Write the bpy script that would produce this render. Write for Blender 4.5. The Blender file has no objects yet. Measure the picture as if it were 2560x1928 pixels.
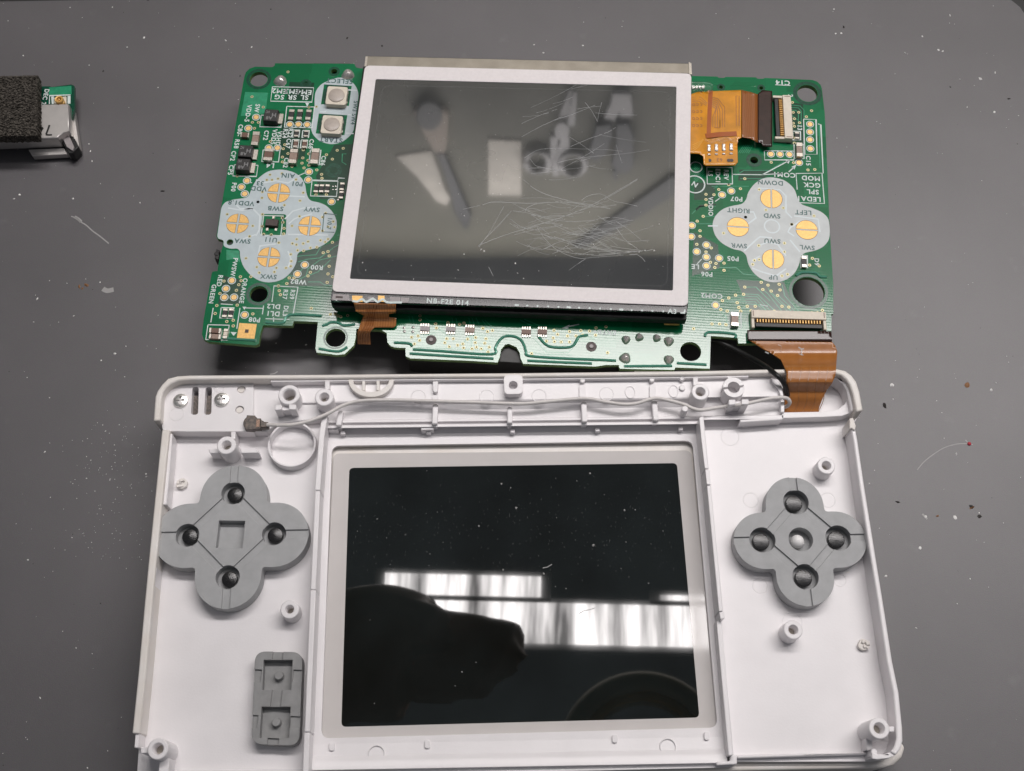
import bpy, bmesh, math, random
from mathutils import Vector, Matrix
from mathutils.geometry import tessellate_polygon
random.seed(7)
S = bpy.context.scene
S.unit_settings.system = 'METRIC'
S.unit_settings.scale_length = 0.01            # one unit is one centimetre
COL = S.collection
PI = math.pi

# ---------------------------------------------------------------- camera
CAM_H, TILT, ROLL, FPX = 225.743, 0.39841, -0.02423, 2918.78     # mm, rad, rad, focal length for a 2560 px wide picture
cam_d = bpy.data.cameras.new('camera')
cam_d.sensor_width = 36.0
cam_d.lens = 36.0 * FPX / 2560
cam_d.clip_start = 0.5
cam_d.clip_end = 2000
cam = bpy.data.objects.new('camera', cam_d)
cam.matrix_world = Matrix.Translation((0, 0, CAM_H * .1)) @ Matrix.Rotation(TILT, 4, 'X') @ Matrix.Rotation(-ROLL, 4, 'Z')
COL.objects.link(cam)
S.camera = cam
cam_d.dof.use_dof = False

# ---------------------------------------------------------------- world: dim bounce of the workshop
w = bpy.data.worlds.new('World')
S.world = w
w.use_nodes = True
bg = w.node_tree.nodes['Background']
bg.inputs[0].default_value = (0.93, 0.96, 1.04, 1)
bg.inputs[1].default_value = 0.115
S.view_settings.view_transform = 'Standard'
S.view_settings.look = 'None'
S.view_settings.exposure = 0.12
S.view_settings.gamma = 1.0
LAMP_A, LAMP_B = 22.0, 19.8                    # radiance of the two fluorescent rows
LAMP_COL = (1.0, 0.955, 0.945)

# ---------------------------------------------------------------- picture point + height -> place
def ray(px, py):
    a, b = px - 1280, 964 - py
    c, s = math.cos(ROLL), math.sin(ROLL)
    u, v = (c * a + s * b) / FPX, (-s * a + c * b) / FPX
    st, ct = math.sin(TILT), math.cos(TILT)
    return Vector((u, v * ct + st, v * st - ct))
def W(px, py, z=0.0):
    """point of the place (cm) seen at picture point px,py when it lies z mm above the desk mat"""
    d = ray(px, py)
    k = (z - CAM_H) / d.z
    return Vector((d.x * k * .1, d.y * k * .1, z * .1))
def sc(px, py, z):
    """mm per picture pixel along x and along y there"""
    a, b = W(px - 4, py, z), W(px + 4, py, z)
    c, d = W(px, py - 4, z), W(px, py + 4, z)
    return (b - a).length * 10 / 8, (c - d).length * 10 / 8

BA, SA = -0.042, 0.0468                         # turn of the board and of the shell on the mat

# ---------------------------------------------------------------- materials
def nd(t, k, **kw):
    n = t.nodes.new(k)
    for a, b in kw.items():
        if hasattr(n, a): setattr(n, a, b)
        else: n.inputs[a].default_value = b
    return n
def mat(name, col, rough=.5, metal=0., spec=.5, coat=0., coat_r=.1, var=0., vscale=8., bump=0., bscale=60., bevel=0., col2=None, trans=0., alpha=1., ior=1.5, sss=0., detail=4., rvar=0.):
    m = bpy.data.materials.new(name)
    m.use_nodes = True
    t = m.node_tree
    p = t.nodes['Principled BSDF']
    p.inputs['Base Color'].default_value = (*col, 1)
    p.inputs['Roughness'].default_value = rough
    p.inputs['Metallic'].default_value = metal
    p.inputs['Specular IOR Level'].default_value = spec
    p.inputs['Coat Weight'].default_value = coat
    p.inputs['Coat Roughness'].default_value = coat_r
    p.inputs['Transmission Weight'].default_value = trans
    p.inputs['IOR'].default_value = ior
    p.inputs['Alpha'].default_value = alpha
    if sss:
        p.inputs['Subsurface Weight'].default_value = sss
        p.inputs['Subsurface Radius'].default_value = (.08, .07, .06)
        p.inputs['Subsurface Scale'].default_value = 1.
    tc = t.nodes.new('ShaderNodeNewGeometry')
    if var or col2:
        n = nd(t, 'ShaderNodeTexNoise')
        n.inputs['Scale'].default_value = vscale
        n.inputs['Detail'].default_value = detail
        t.links.new(tc.outputs['Position'], n.inputs['Vector'])
        r = t.nodes.new('ShaderNodeValToRGB')
        c2 = col2 or tuple(min(1, c * (1 + var)) for c in col)
        c1 = col if col2 else tuple(c * (1 - var) for c in col)
        r.color_ramp.elements[0].position = .32
        r.color_ramp.elements[1].position = .68
        r.color_ramp.elements[0].color = (*c1, 1)
        r.color_ramp.elements[1].color = (*c2, 1)
        t.links.new(n.outputs['Fac'], r.inputs['Fac'])
        t.links.new(r.outputs['Color'], p.inputs['Base Color'])
        if rvar:
            mr = nd(t, 'ShaderNodeMapRange')
            mr.inputs['To Min'].default_value = rough - rvar
            mr.inputs['To Max'].default_value = rough + rvar
            t.links.new(n.outputs['Fac'], mr.inputs['Value'])
            t.links.new(mr.outputs[0], p.inputs['Roughness'])
    nrm = None
    if bevel:
        b = t.nodes.new('ShaderNodeBevel')
        b.samples = 4
        b.inputs['Radius'].default_value = bevel
        nrm = b.outputs['Normal']
    if bump:
        n2 = nd(t, 'ShaderNodeTexNoise')
        n2.inputs['Scale'].default_value = bscale
        n2.inputs['Detail'].default_value = 5
        t.links.new(tc.outputs['Position'], n2.inputs['Vector'])
        bu = t.nodes.new('ShaderNodeBump')
        bu.inputs['Strength'].default_value = bump
        bu.inputs['Distance'].default_value = .01
        t.links.new(n2.outputs['Fac'], bu.inputs['Height'])
        if nrm: t.links.new(nrm, bu.inputs['Normal'])
        nrm = bu.outputs['Normal']
    if nrm: t.links.new(nrm, p.inputs['Normal'])
    return m

M = {}
M['white'] = mat('white_plastic', (.83, .805, .815), .34, spec=.45, var=.03, vscale=1.1, bump=.14, bscale=26, bevel=.016, rvar=.09)
M['white_fine'] = mat('white_plastic_fine', (.83, .805, .815), .38, spec=.45, var=.03, vscale=3, bevel=.012)
M['cream'] = mat('aged_plastic', (.76, .71, .655), .42, spec=.4, col2=(.82, .79, .76), vscale=1.6, bump=.15, bscale=40, bevel=.02)
M['rubber'] = mat('grey_rubber', (.385, .39, .395), .55, spec=.35, var=.06, vscale=5, bump=.12, bscale=120, bevel=.014)
M['rubber_dark'] = mat('dark_grey_rubber', (.29, .29, .29), .6, spec=.3, var=.08, vscale=6, bump=.15, bscale=120, bevel=.02)
M['carbon'] = mat('carbon_contact', (.012, .012, .013), .24, spec=.6, var=.4, vscale=30, bump=.35, bscale=45)
M['board'] = None
M['edge'] = mat('board_edge', (.16, .27, .10), .6, var=.3, vscale=14)
M['silk'] = mat('silkscreen_ink', (.66, .74, .72), .5, spec=.3, var=.06, vscale=20)
M['patch'] = mat('pale_overprint', (.50, .575, .60), .4, spec=.4, var=.05, vscale=5, bump=.1, bscale=50)
M['patch_r'] = mat('pale_overprint_grey', (.55, .585, .585), .4, spec=.4, var=.05, vscale=5, bump=.1, bscale=50)
M['patch_hi'] = mat('pale_overprint_ridge', (.64, .71, .73), .32, spec=.5)
M['ink'] = mat('bare_mask_lettering', (.045, .12, .115), .4)
M['gold'] = mat('gold_plate', (.72, .43, .13), .42, metal=.3, spec=.6, var=.12, vscale=26, bump=.2, bscale=60)
M['gold_pad'] = mat('gold_test_pad', (.78, .50, .20), .42, metal=.3, spec=.5, var=.1, vscale=30)
M['solder'] = mat('solder', (.66, .63, .60), .22, metal=.6, var=.15, vscale=40, bump=.5, bscale=30)
M['tin'] = mat('tinned_terminal', (.50, .46, .41), .3, metal=.75, var=.15, vscale=30)
M['chip'] = mat('black_moulding', (.022, .021, .021), .45, spec=.4, var=.3, vscale=30)
M['chip_top'] = mat('chip_marking', (.22, .22, .22), .6)
M['ceramic'] = mat('tan_ceramic', (.30, .21, .165), .45, var=.1, vscale=20)
M['brown_c'] = mat('brown_ceramic', (.15, .075, .05), .45, var=.15, vscale=20)
M['ferrite'] = mat('dark_ferrite', (.05, .03, .027), .5, var=.2, vscale=20)
M['grey_c'] = mat('grey_network', (.33, .30, .30), .45, var=.1, vscale=30)
M['cream_conn'] = mat('cream_nylon', (.72, .65, .54), .5, var=.05, vscale=10, bevel=.01)
M['switch_dome'] = mat('translucent_dome', (.46, .40, .35), .42, spec=.5, coat=.1, var=.1, vscale=6)
M['mask_dark'] = mat('bare_green_mask', (.004, .065, .036), .22, spec=.5, var=.3, vscale=20)
M['black'] = mat('black_plastic', (.016, .016, .016), .42, spec=.4, var=.3, vscale=12, bevel=.01)
M['black_gloss'] = mat('black_glass_edge', (.018, .017, .018), .09, spec=.5, var=.3, vscale=9)
M['bezel'] = mat('white_bezel_print', (.80, .755, .755), .5, spec=.4, var=.03, vscale=18, bump=.12, bscale=160, bevel=.02)
M['steel'] = mat('tray_steel', (.30, .275, .235), .3, metal=.95, var=.1, vscale=3)
M['can'] = mat('shield_can', (.62, .595, .575), .36, metal=.75, var=.06, vscale=4, bump=.1, bscale=30)
M['foam'] = mat('foam', (.022, .019, .016), .95, spec=.15, col2=(.20, .18, .155), vscale=24, bump=1., bscale=42, detail=8)
M['foam'].node_tree.nodes['Bump'].inputs['Distance'].default_value = .09
M['screw'] = mat('zinc_screw', (.72, .71, .68), .28, metal=.9, var=.15, vscale=24, bump=.2, bscale=30)
M['dark_metal'] = mat('plug_metal', (.045, .042, .040), .38, metal=.5, col2=(.13, .105, .09), vscale=22)
M['wire_grey'] = mat('grey_wire_jacket', (.66, .63, .61), .42, spec=.45, var=.05, vscale=8)
M['wire_black'] = mat('black_cable_jacket', (.014, .014, .014), .42, spec=.4, var=.5, vscale=24, bump=.3, bscale=60)
M['dust_w'] = mat('pale_dust', (.80, .79, .77), .7)
M['dust_d'] = mat('dark_grit', (.03, .026, .024), .7)
M['dust_b'] = mat('brown_crumb', (.25, .12, .05), .7)
M['red'] = mat('red_bead', (.45, .03, .05), .5)
M['scratch'] = mat('scratched_film', (.62, .64, .64), .4, spec=.5, alpha=.5)
M['ball'] = mat('white_peg', (.92, .91, .90), .35)
M['fibre'] = mat('pale_fibre', (.55, .54, .53), .6, alpha=.6)
M['skin'] = mat('skin', (.60, .36, .26), .5)
M['sleeve'] = mat('dark_sleeve', (.03, .028, .03), .9)
M['scratch2'] = mat('faint_scratched_film', (.56, .58, .58), .4, spec=.5, alpha=.40)
M['strap'] = mat('grey_strap', (.075, .077, .075), .6)
M['smudge'] = mat('film_rim', (.5, .52, .52), .4, spec=.4, alpha=.05)
M['paper'] = mat('cream_paper', (.90, .85, .76), .8, var=.1, vscale=.7)
M['toolsteel'] = mat('brushed_tool_steel', (.50, .49, .49), .55, metal=.1)
M['tooldark'] = mat('dark_grip', (.030, .033, .040), .5)
M['tooltan'] = mat('tan_wood_handle', (.52, .43, .35), .6)
M['wallboard'] = mat('olive_wall_board', (.20, .195, .155), .7, var=.18, vscale=.08)
M['lampbody'] = mat('lamp_housing', (.6, .6, .6), .5)
M['ceil'] = mat('dark_ceiling', (.05, .055, .055), .8)

def board_material():
    m = bpy.data.materials.new('green_solder_mask')
    m.use_nodes = True
    t = m.node_tree
    p = t.nodes['Principled BSDF']
    L = t.links.new
    g = t.nodes.new('ShaderNodeNewGeometry')
    mp = t.nodes.new('ShaderNodeMapping'); mp.vector_type = 'POINT'
    mp.inputs['Rotation'].default_value = (0, 0, -BA)
    L(g.outputs['Position'], mp.inputs['Vector'])
    br = t.nodes.new('ShaderNodeTexBrick')                       # hatched copper under the mask
    br.inputs['Scale'].default_value = 1.0
    br.inputs['Brick Width'].default_value = .11
    br.inputs['Row Height'].default_value = .045
    br.inputs['Mortar Size'].default_value = .010
    br.inputs['Bias'].default_value = -.1
    br.inputs['Color1'].default_value = (1, 1, 1, 1); br.inputs['Color2'].default_value = (.35, .35, .35, 1); br.inputs['Mortar'].default_value = (.0, .0, .0, 1)
    L(mp.outputs[0], br.inputs['Vector'])
    vo = t.nodes.new('ShaderNodeTexVoronoi'); vo.distance = 'CHEBYCHEV'
    vo.inputs['Scale'].default_value = 1.5
    L(mp.outputs[0], vo.inputs['Vector'])
    sep = t.nodes.new('ShaderNodeSeparateColor'); L(vo.outputs['Color'], sep.inputs[0])
    no = nd(t, 'ShaderNodeTexNoise'); no.inputs['Scale'].default_value = 3.; no.inputs['Detail'].default_value = 6
    L(mp.outputs[0], no.inputs['Vector'])
    r1 = t.nodes.new('ShaderNodeValToRGB')
    e = r1.color_ramp.elements
    e[0].position = .25; e[0].color = (.002, .125, .046, 1)
    e[1].position = .8; e[1].color = (.005, .20, .078, 1)
    L(sep.outputs[0], r1.inputs['Fac'])
    mx = nd(t, 'ShaderNodeMix', data_type='RGBA', blend_type='MULTIPLY')
    mx.inputs[0].default_value = .09
    L(r1.outputs['Color'], mx.inputs[6]); L(br.outputs['Color'], mx.inputs[7])
    mx2 = nd(t, 'ShaderNodeMix', data_type='RGBA', blend_type='MIX')
    L(no.outputs['Fac'], mx2.inputs[0]); L(mx.outputs[2], mx2.inputs[6]); mx2.inputs[7].default_value = (.003, .155, .058, 1)
    L(mx2.outputs[2], p.inputs['Base Color'])
    p.inputs['Roughness'].default_value = .125
    p.inputs['Specular IOR Level'].default_value = .52
    wv = t.nodes.new('ShaderNodeTexWave'); wv.bands_direction = 'Y'; wv.wave_profile = 'SIN'
    wv.inputs['Scale'].default_value = 5.2; wv.inputs['Distortion'].default_value = 1.2; wv.inputs['Detail'].default_value = 2; wv.inputs['Detail Scale'].default_value = .8
    L(mp.outputs[0], wv.inputs['Vector'])
    ad = nd(t, 'ShaderNodeMath', operation='ADD'); L(wv.outputs['Fac'], ad.inputs[0])
    n3 = nd(t, 'ShaderNodeTexNoise'); n3.inputs['Scale'].default_value = 14; n3.inputs['Detail'].default_value = 3
    L(mp.outputs[0], n3.inputs['Vector']); L(n3.outputs['Fac'], ad.inputs[1])
    bu = t.nodes.new('ShaderNodeBump'); bu.inputs['Strength'].default_value = .022; bu.inputs['Distance'].default_value = .008
    L(ad.outputs[0], bu.inputs['Height']); L(bu.outputs['Normal'], p.inputs['Normal'])
    return m
M['board'] = board_material()
M['trace'] = mat('mask_over_copper', (.03, .29, .15), .2, spec=.55, var=.15, vscale=10)
M['trace_d'] = mat('mask_over_gap', (.003, .05, .024), .2, spec=.5)
M['via'] = mat('tinned_via_ring', (.50, .46, .26), .4, metal=.4)
M['hole'] = mat('drilled_hole', (.01, .018, .012), .6)

def flex_material(name, c1, c2, ang, rough=.25, scale=9., coat=.4):
    m = mat(name, c1, rough, spec=.5, coat=coat, coat_r=.12)
    t = m.node_tree; p = t.nodes['Principled BSDF']; L = t.links.new
    g = t.nodes.new('ShaderNodeNewGeometry'); mp = t.nodes.new('ShaderNodeMapping')
    mp.inputs['Rotation'].default_value = (0, 0, ang)
    L(g.outputs['Position'], mp.inputs['Vector'])
    wv = t.nodes.new('ShaderNodeTexWave'); wv.inputs['Scale'].default_value = scale
    wv.inputs['Distortion'].default_value = 3.5; wv.inputs['Detail'].default_value = 3; wv.inputs['Detail Scale'].default_value = .5
    L(mp.outputs[0], wv.inputs['Vector'])
    r = t.nodes.new('ShaderNodeValToRGB')
    r.color_ramp.elements[0].color = (*c1, 1); r.color_ramp.elements[1].color = (*c2, 1)
    L(wv.outputs['Fac'], r.inputs['Fac']); L(r.outputs['Color'], p.inputs['Base Color'])
    bu = t.nodes.new('ShaderNodeBump'); bu.inputs['Strength'].default_value = .15; bu.inputs['Distance'].default_value = .006
    L(wv.outputs['Fac'], bu.inputs['Height']); L(bu.outputs['Normal'], p.inputs['Normal'])
    return m
M['flex_orange'] = mat('amber_film', (.66, .27, .015), .2, spec=.5, coat=.5, coat_r=.08, var=.18, vscale=3., bump=.1, bscale=12)
M['flex_trace'] = mat('amber_film_copper_line', (.36, .12, .012), .3, spec=.5)
M['flex_lite'] = mat('amber_film_gap', (.72, .34, .05), .3, spec=.5)
M['flex_brown'] = flex_material('brown_film', (.26, .085, .020), (.31, .11, .028), 0, scale=7)
M['flex_hinge'] = flex_material('hinge_film', (.36, .135, .030), (.38, .145, .034), .25, scale=1.4)
M['flex_dig'] = flex_material('digitizer_film', (.33, .125, .035), (.42, .17, .05), 0, scale=6)
M['stiff'] = mat('dark_stiffener', (.035, .016, .013), .22, spec=.5, var=.2, vscale=6)
M['tape'] = mat('clear_tape', (.9, .9, .9), .12, trans=.95, ior=1.3, alpha=.35)

def mat_surface():
    m = bpy.data.materials.new('grey_bench_mat')
    m.use_nodes = True
    t = m.node_tree; p = t.nodes['Principled BSDF']; L = t.links.new
    g = t.nodes.new('ShaderNodeNewGeometry')
    n1 = nd(t, 'ShaderNodeTexNoise'); n1.inputs['Scale'].default_value = .35; n1.inputs['Detail'].default_value = 6
    n2 = nd(t, 'ShaderNodeTexNoise'); n2.inputs['Scale'].default_value = 46; n2.inputs['Detail'].default_value = 6
    n3 = nd(t, 'ShaderNodeTexNoise'); n3.inputs['Scale'].default_value = 1.7; n3.inputs['Detail'].default_value = 5
    for n in (n1, n2, n3): L(g.outputs['Position'], n.inputs['Vector'])
    r = t.nodes.new('ShaderNodeValToRGB')
    r.color_ramp.elements[0].position = .3; r.color_ramp.elements[0].color = (.092, .088, .092, 1)
    r.color_ramp.elements[1].position = .7; r.color_ramp.elements[1].color = (.111, .105, .110, 1)
    L(n1.outputs['Fac'], r.inputs['Fac'])
    r3 = t.nodes.new('ShaderNodeValToRGB')                        # rubbed pale smudges
    r3.color_ramp.elements[0].position = .66; r3.color_ramp.elements[0].color = (0, 0, 0, 1)
    r3.color_ramp.elements[1].position = .84; r3.color_ramp.elements[1].color = (.3, .3, .3, 1)
    L(n3.outputs['Fac'], r3.inputs['Fac'])
    mx = nd(t, 'ShaderNodeMix', data_type='RGBA', blend_type='MIX')
    L(r3.outputs['Color'], mx.inputs[0]); L(r.outputs['Color'], mx.inputs[6]); mx.inputs[7].default_value = (.2, .195, .2, 1)
    mx2 = nd(t, 'ShaderNodeMix', data_type='RGBA', blend_type='OVERLAY'); mx2.inputs[0].default_value = .22
    L(mx.outputs[2], mx2.inputs[6]); L(n2.outputs['Color'], mx2.inputs[7])
    L(mx2.outputs[2], p.inputs['Base Color'])
    p.inputs['Roughness'].default_value = .43
    p.inputs['Specular IOR Level'].default_value = .62
    bu = t.nodes.new('ShaderNodeBump'); bu.inputs['Strength'].default_value = .3; bu.inputs['Distance'].default_value = .006
    L(n2.outputs['Fac'], bu.inputs['Height']); L(bu.outputs['Normal'], p.inputs['Normal'])
    return m
M['mat'] = mat_surface()
M['desk'] = mat('dark_bench', (.012, .012, .012), .6)

def glass_material(name, base, rough, ior, coat=0.):
    m = mat(name, base, rough, spec=.5, ior=ior, coat=coat, coat_r=.01)
    return m
M['touch'] = mat('hazy_touch_glass', (.040, .042, .043), .034, spec=.5, ior=2.2, col2=(.058, .060, .060), vscale=.45)
M['lens_black'] = mat('black_display_glass', (.004, .0055, .005), .021, spec=.5, ior=1.62, col2=(.010, .0135, .0135), vscale=.55)
M['lens_grey'] = mat('pale_lens_border', (.63, .60, .585), .04, spec=.5, ior=1.5, var=.02, vscale=2)

def lamp_material(name, strength, ripples):
    m = bpy.data.materials.new(name)
    m.use_nodes = True
    t = m.node_tree; t.nodes.clear(); L = t.links.new
    out = t.nodes.new('ShaderNodeOutputMaterial')
    e = t.nodes.new('ShaderNodeEmission')
    e.inputs['Color'].default_value = (*LAMP_COL, 1); e.inputs['Strength'].default_value = strength
    if ripples:
        g = t.nodes.new('ShaderNodeNewGeometry')
        mp = t.nodes.new('ShaderNodeMapping'); mp.inputs['Scale'].default_value = (1, .07, 1)
        L(g.outputs['Position'], mp.inputs['Vector'])
        n = nd(t, 'ShaderNodeTexNoise'); n.inputs['Scale'].default_value = .26; n.inputs['Detail'].default_value = 4; n.inputs['Roughness'].default_value = .6
        L(mp.outputs[0], n.inputs['Vector'])
        r = t.nodes.new('ShaderNodeValToRGB')
        r.color_ramp.elements[0].position = .36; r.color_ramp.elements[0].color = (.09, .09, .095, 1)
        r.color_ramp.elements[1].position = .60; r.color_ramp.elements[1].color = (1., 1., 1., 1)
        q = r.color_ramp.elements.new(.47); q.color = (.45, .45, .45, 1)
        L(n.outputs['Fac'], r.inputs['Fac'])
        ml = nd(t, 'ShaderNodeMath', operation='MULTIPLY'); ml.inputs[1].default_value = strength
        L(r.outputs['Color'], ml.inputs[0]); L(ml.outputs[0], e.inputs['Strength'])
    L(e.outputs[0], out.inputs['Surface'])
    return m

# ---------------------------------------------------------------- mesh builders
class MB:
    def __init__(s): s.v = []; s.f = []
    def add(s, vs, fs):
        o = len(s.v)
        s.v += [tuple(v) for v in vs]
        s.f += [tuple(i + o for i in f) for f in fs]
        return s
    def mesh(s, name, m):
        me = bpy.data.meshes.new(name)
        me.from_pydata(s.v, [], s.f)
        bm = bmesh.new(); bm.from_mesh(me)
        bmesh.ops.recalc_face_normals(bm, faces=bm.faces)
        bm.to_mesh(me); bm.free()
        me.polygons.foreach_set('use_smooth', [True] * len(me.polygons))
        me.set_sharp_from_angle(angle=math.radians(32))
        if m: me.materials.append(M[m] if isinstance(m, str) else m)
        return me
    # -- shapes; outlines are lists of world points, z in mm
    def prism(s, pts, z0, z1, holes=()):
        loops = [[Vector((p[0], p[1], 0)) for p in pts]] + [[Vector((p[0], p[1], 0)) for p in h] for h in holes]
        flat = [p for l in loops for p in l]
        n = len(flat)
        tri = tessellate_polygon(loops)
        vs = [(p.x, p.y, z1 * .1) for p in flat] + [(p.x, p.y, z0 * .1) for p in flat]
        fs = [tuple(t) for t in tri] + [tuple(i + n for i in reversed(t)) for t in tri]
        o = 0
        for l in loops:
            k = len(l)
            for i in range(k):
                a, b = o + i, o + (i + 1) % k
                fs.append((a, b, b + n, a + n))
            o += k
        return s.add(vs, fs)
    def strip(s, A, B, z0, z1):
        """wall between two matched lines of points"""
        n = len(A)
        vs = [(p[0], p[1], z * .1) for z in (z1, z0) for L_ in (A, B) for p in L_]
        fs = []
        for i in range(n - 1):
            fs += [(i, i + 1, n + i + 1, n + i), (2 * n + i + 1, 2 * n + i, 3 * n + i, 3 * n + i + 1), (i + 1, i, 2 * n + i, 2 * n + i + 1), (n + i, n + i + 1, 3 * n + i + 1, 3 * n + i)]
        for i in (0, n - 1): fs.append((i, n + i, 3 * n + i, 2 * n + i))
        return s.add(vs, fs)
    def sheet(s, pts, z, holes=()):
        loops = [[Vector((p[0], p[1], 0)) for p in pts]] + [[Vector((p[0], p[1], 0)) for p in h] for h in holes]
        flat = [p for l in loops for p in l]
        fs = []
        for t in tessellate_polygon(loops):
            a, b, c = (flat[i] for i in t)
            fs.append(tuple(t) if (b - a).cross(c - a).z > 0 else (t[0], t[2], t[1]))
        return s.add([(p.x, p.y, z * .1) for p in flat], fs)
    def box(s, c, w, d, z0, z1, ang=0., taper=0.):
        ca, sa = math.cos(ang), math.sin(ang)
        vs = []
        for z, k in ((z0, 0), (z1, taper)):
            for x, y in ((-1, -1), (1, -1), (1, 1), (-1, 1)):
                x, y = x * (w / 2 - k) * .1, y * (d / 2 - k) * .1
                vs.append((c[0] + ca * x - sa * y, c[1] + sa * x + ca * y, z * .1))
        return s.add(vs, [(3, 2, 1, 0), (4, 5, 6, 7), (0, 1, 5, 4), (1, 2, 6, 5), (2, 3, 7, 6), (3, 0, 4, 7)])
    def cyl(s, c, r, z0, z1, n=28, r1=None):
        r1 = r if r1 is None else r1
        vs = [(c[0] + math.cos(2 * PI * i / n) * q * .1, c[1] + math.sin(2 * PI * i / n) * q * .1, z * .1) for z, q in ((z0, r), (z1, r1)) for i in range(n)]
        fs = [tuple(range(n - 1, -1, -1)), tuple(range(n, 2 * n))] + [(i, (i + 1) % n, n + (i + 1) % n, n + i) for i in range(n)]
        return s.add(vs, fs)
    def lathe(s, c, prof, n=32):
        """prof: (radius mm, z mm) closed or open"""
        vs = [(c[0] + math.cos(2 * PI * i / n) * r * .1, c[1] + math.sin(2 * PI * i / n) * r * .1, z * .1) for r, z in prof for i in range(n)]
        fs = []
        for k in range(len(prof) - 1):
            for i in range(n):
                j = (i + 1) % n
                fs.append((k * n + i, k * n + j, (k + 1) * n + j, (k + 1) * n + i))
        return s.add(vs, fs)
    def dome(s, c, r, z0, h, n=20, k=6):
        prof = [(r * math.cos(a), z0 + h * math.sin(a)) for a in [PI / 2 * i / k for i in range(k)]] + [(r * .02, z0 + h)]
        return s.lathe(c, prof, n)
    def disc(s, c, r, z, n=20):
        return s.add([(c[0] + math.cos(2 * PI * i / n) * r * .1, c[1] + math.sin(2 * PI * i / n) * r * .1, z * .1) for i in range(n)], [tuple(range(n))])
    def ring(s, c, r0, r1, z, n=20):
        vs = [(c[0] + math.cos(2 * PI * i / n) * r * .1, c[1] + math.sin(2 * PI * i / n) * r * .1, z * .1) for r in (r0, r1) for i in range(n)]
        return s.add(vs, [(i, n + i, n + (i + 1) % n, (i + 1) % n) for i in range(n)])
    def ribbon(s, pts, wd, closed=False):
        """flat strip along world points (z in the points), width mm"""
        n = len(pts); P = [Vector(p) for p in pts]; L = []; R = []
        for i in range(n):
            a = P[i - 1] if i or closed else P[0]
            b = P[(i + 1) % n] if i < n - 1 or closed else P[-1]
            t = (b - a); t.z = 0
            t = t.normalized() if t.length else Vector((1, 0, 0))
            m = 1.
            if 0 < i < n - 1:
                u = P[i] - P[i - 1]; u.z = 0
                if u.length:
                    m = min(1.6, 1 / max(.4, abs(u.normalized().dot(t))))
            q = Vector((-t.y, t.x, 0)) * wd * .05 * m
            L.append(P[i] + q); R.append(P[i] - q)
        fs = [(i, n + i, n + i + 1, i + 1) for i in range(n - 1)]
        if closed: fs.append((n - 1, 2 * n - 1, n, 0))
        return s.add(L + R, fs)
    def tube(s, pts, r, n=10, cap=True):
        P = [Vector(p) for p in pts]; k = len(P); vs = []
        for i in range(k):
            t = (P[min(i + 1, k - 1)] - P[max(i - 1, 0)]).normalized()
            a = t.cross(Vector((0, 0, 1)))
            a = a.normalized() if a.length > 1e-4 else Vector((1, 0, 0))
            b = a.cross(t)
            rr = (r[i] if isinstance(r, (list, tuple)) else r) * .1
            for j in range(n):
                q = 2 * PI * j / n
                vs.append(P[i] + a * math.cos(q) * rr + b * math.sin(q) * rr)
        fs = [(i * n + j, i * n + (j + 1) % n, (i + 1) * n + (j + 1) % n, (i + 1) * n + j) for i in range(k - 1) for j in range(n)]
        if cap: fs += [tuple(range(n - 1, -1, -1)), tuple(range((k - 1) * n, k * n))]
        return s.add(vs, fs)
    def loft(s, rows):
        n = len(rows[0]); vs = [p for r in rows for p in r]
        return s.add(vs, [(k * n + i, k * n + i + 1, (k + 1) * n + i + 1, (k + 1) * n + i) for k in range(len(rows) - 1) for i in range(n - 1)])

def px(pts, z): return [W(x, y, z) for x, y in pts]
def smooth(pts, k=6, closed=False):
    """Catmull-Rom through points of any dimension"""
    P = [Vector(p) for p in pts]; n = len(P); out = []
    for i in range(n if closed else n - 1):
        g = (lambda j: P[j % n]) if closed else (lambda j: P[max(0, min(n - 1, j))])
        a, b, c, d = g(i - 1), g(i), g(i + 1), g(i + 2)
        for q in range(k):
            t = q / k
            out.append(.5 * ((2 * b) + (c - a) * t + (2 * a - 5 * b + 4 * c - d) * t * t + (3 * b - a - 3 * c + d) * t ** 3))
    if not closed: out.append(P[-1])
    return out
def rnd(pts, r, n=6):
    """round the corners of a world outline, r mm"""
    out = []; k = len(pts)
    for i in range(k):
        p = Vector((pts[i][0], pts[i][1])); a = Vector((pts[i - 1][0], pts[i - 1][1])) - p; b = Vector((pts[(i + 1) % k][0], pts[(i + 1) % k][1])) - p
        q = min(r * .1, a.length * .45, b.length * .45)
        s0, s1 = p + a.normalized() * q, p + b.normalized() * q
        for j in range(n + 1):
            t = j / n
            out.append((1 - t) ** 2 * s0 + 2 * t * (1 - t) * p + t * t * s1)
    return out
def circ(c, r, n=24): return [Vector((c[0] + math.cos(2 * PI * i / n) * r * .1, c[1] + math.sin(2 * PI * i / n) * r * .1)) for i in range(n)]
def cpx(x, y, r, z, n=24): return circ(W(x, y, z), r * sc(x, y, z)[0], n)
def rect(c, w, d, ang):
    ca, sa = math.cos(ang), math.sin(ang)
    return [Vector((c[0] + (ca * x * w - sa * y * d) * .05, c[1] + (sa * x * w + ca * y * d) * .05)) for x, y in ((-1, -1), (1, -1), (1, 1), (-1, 1))]
def rpx(x, y, w, h, z, ang):
    a, b = sc(x, y, z)
    return rect(W(x, y, z), w * a, h * b, ang)

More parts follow.
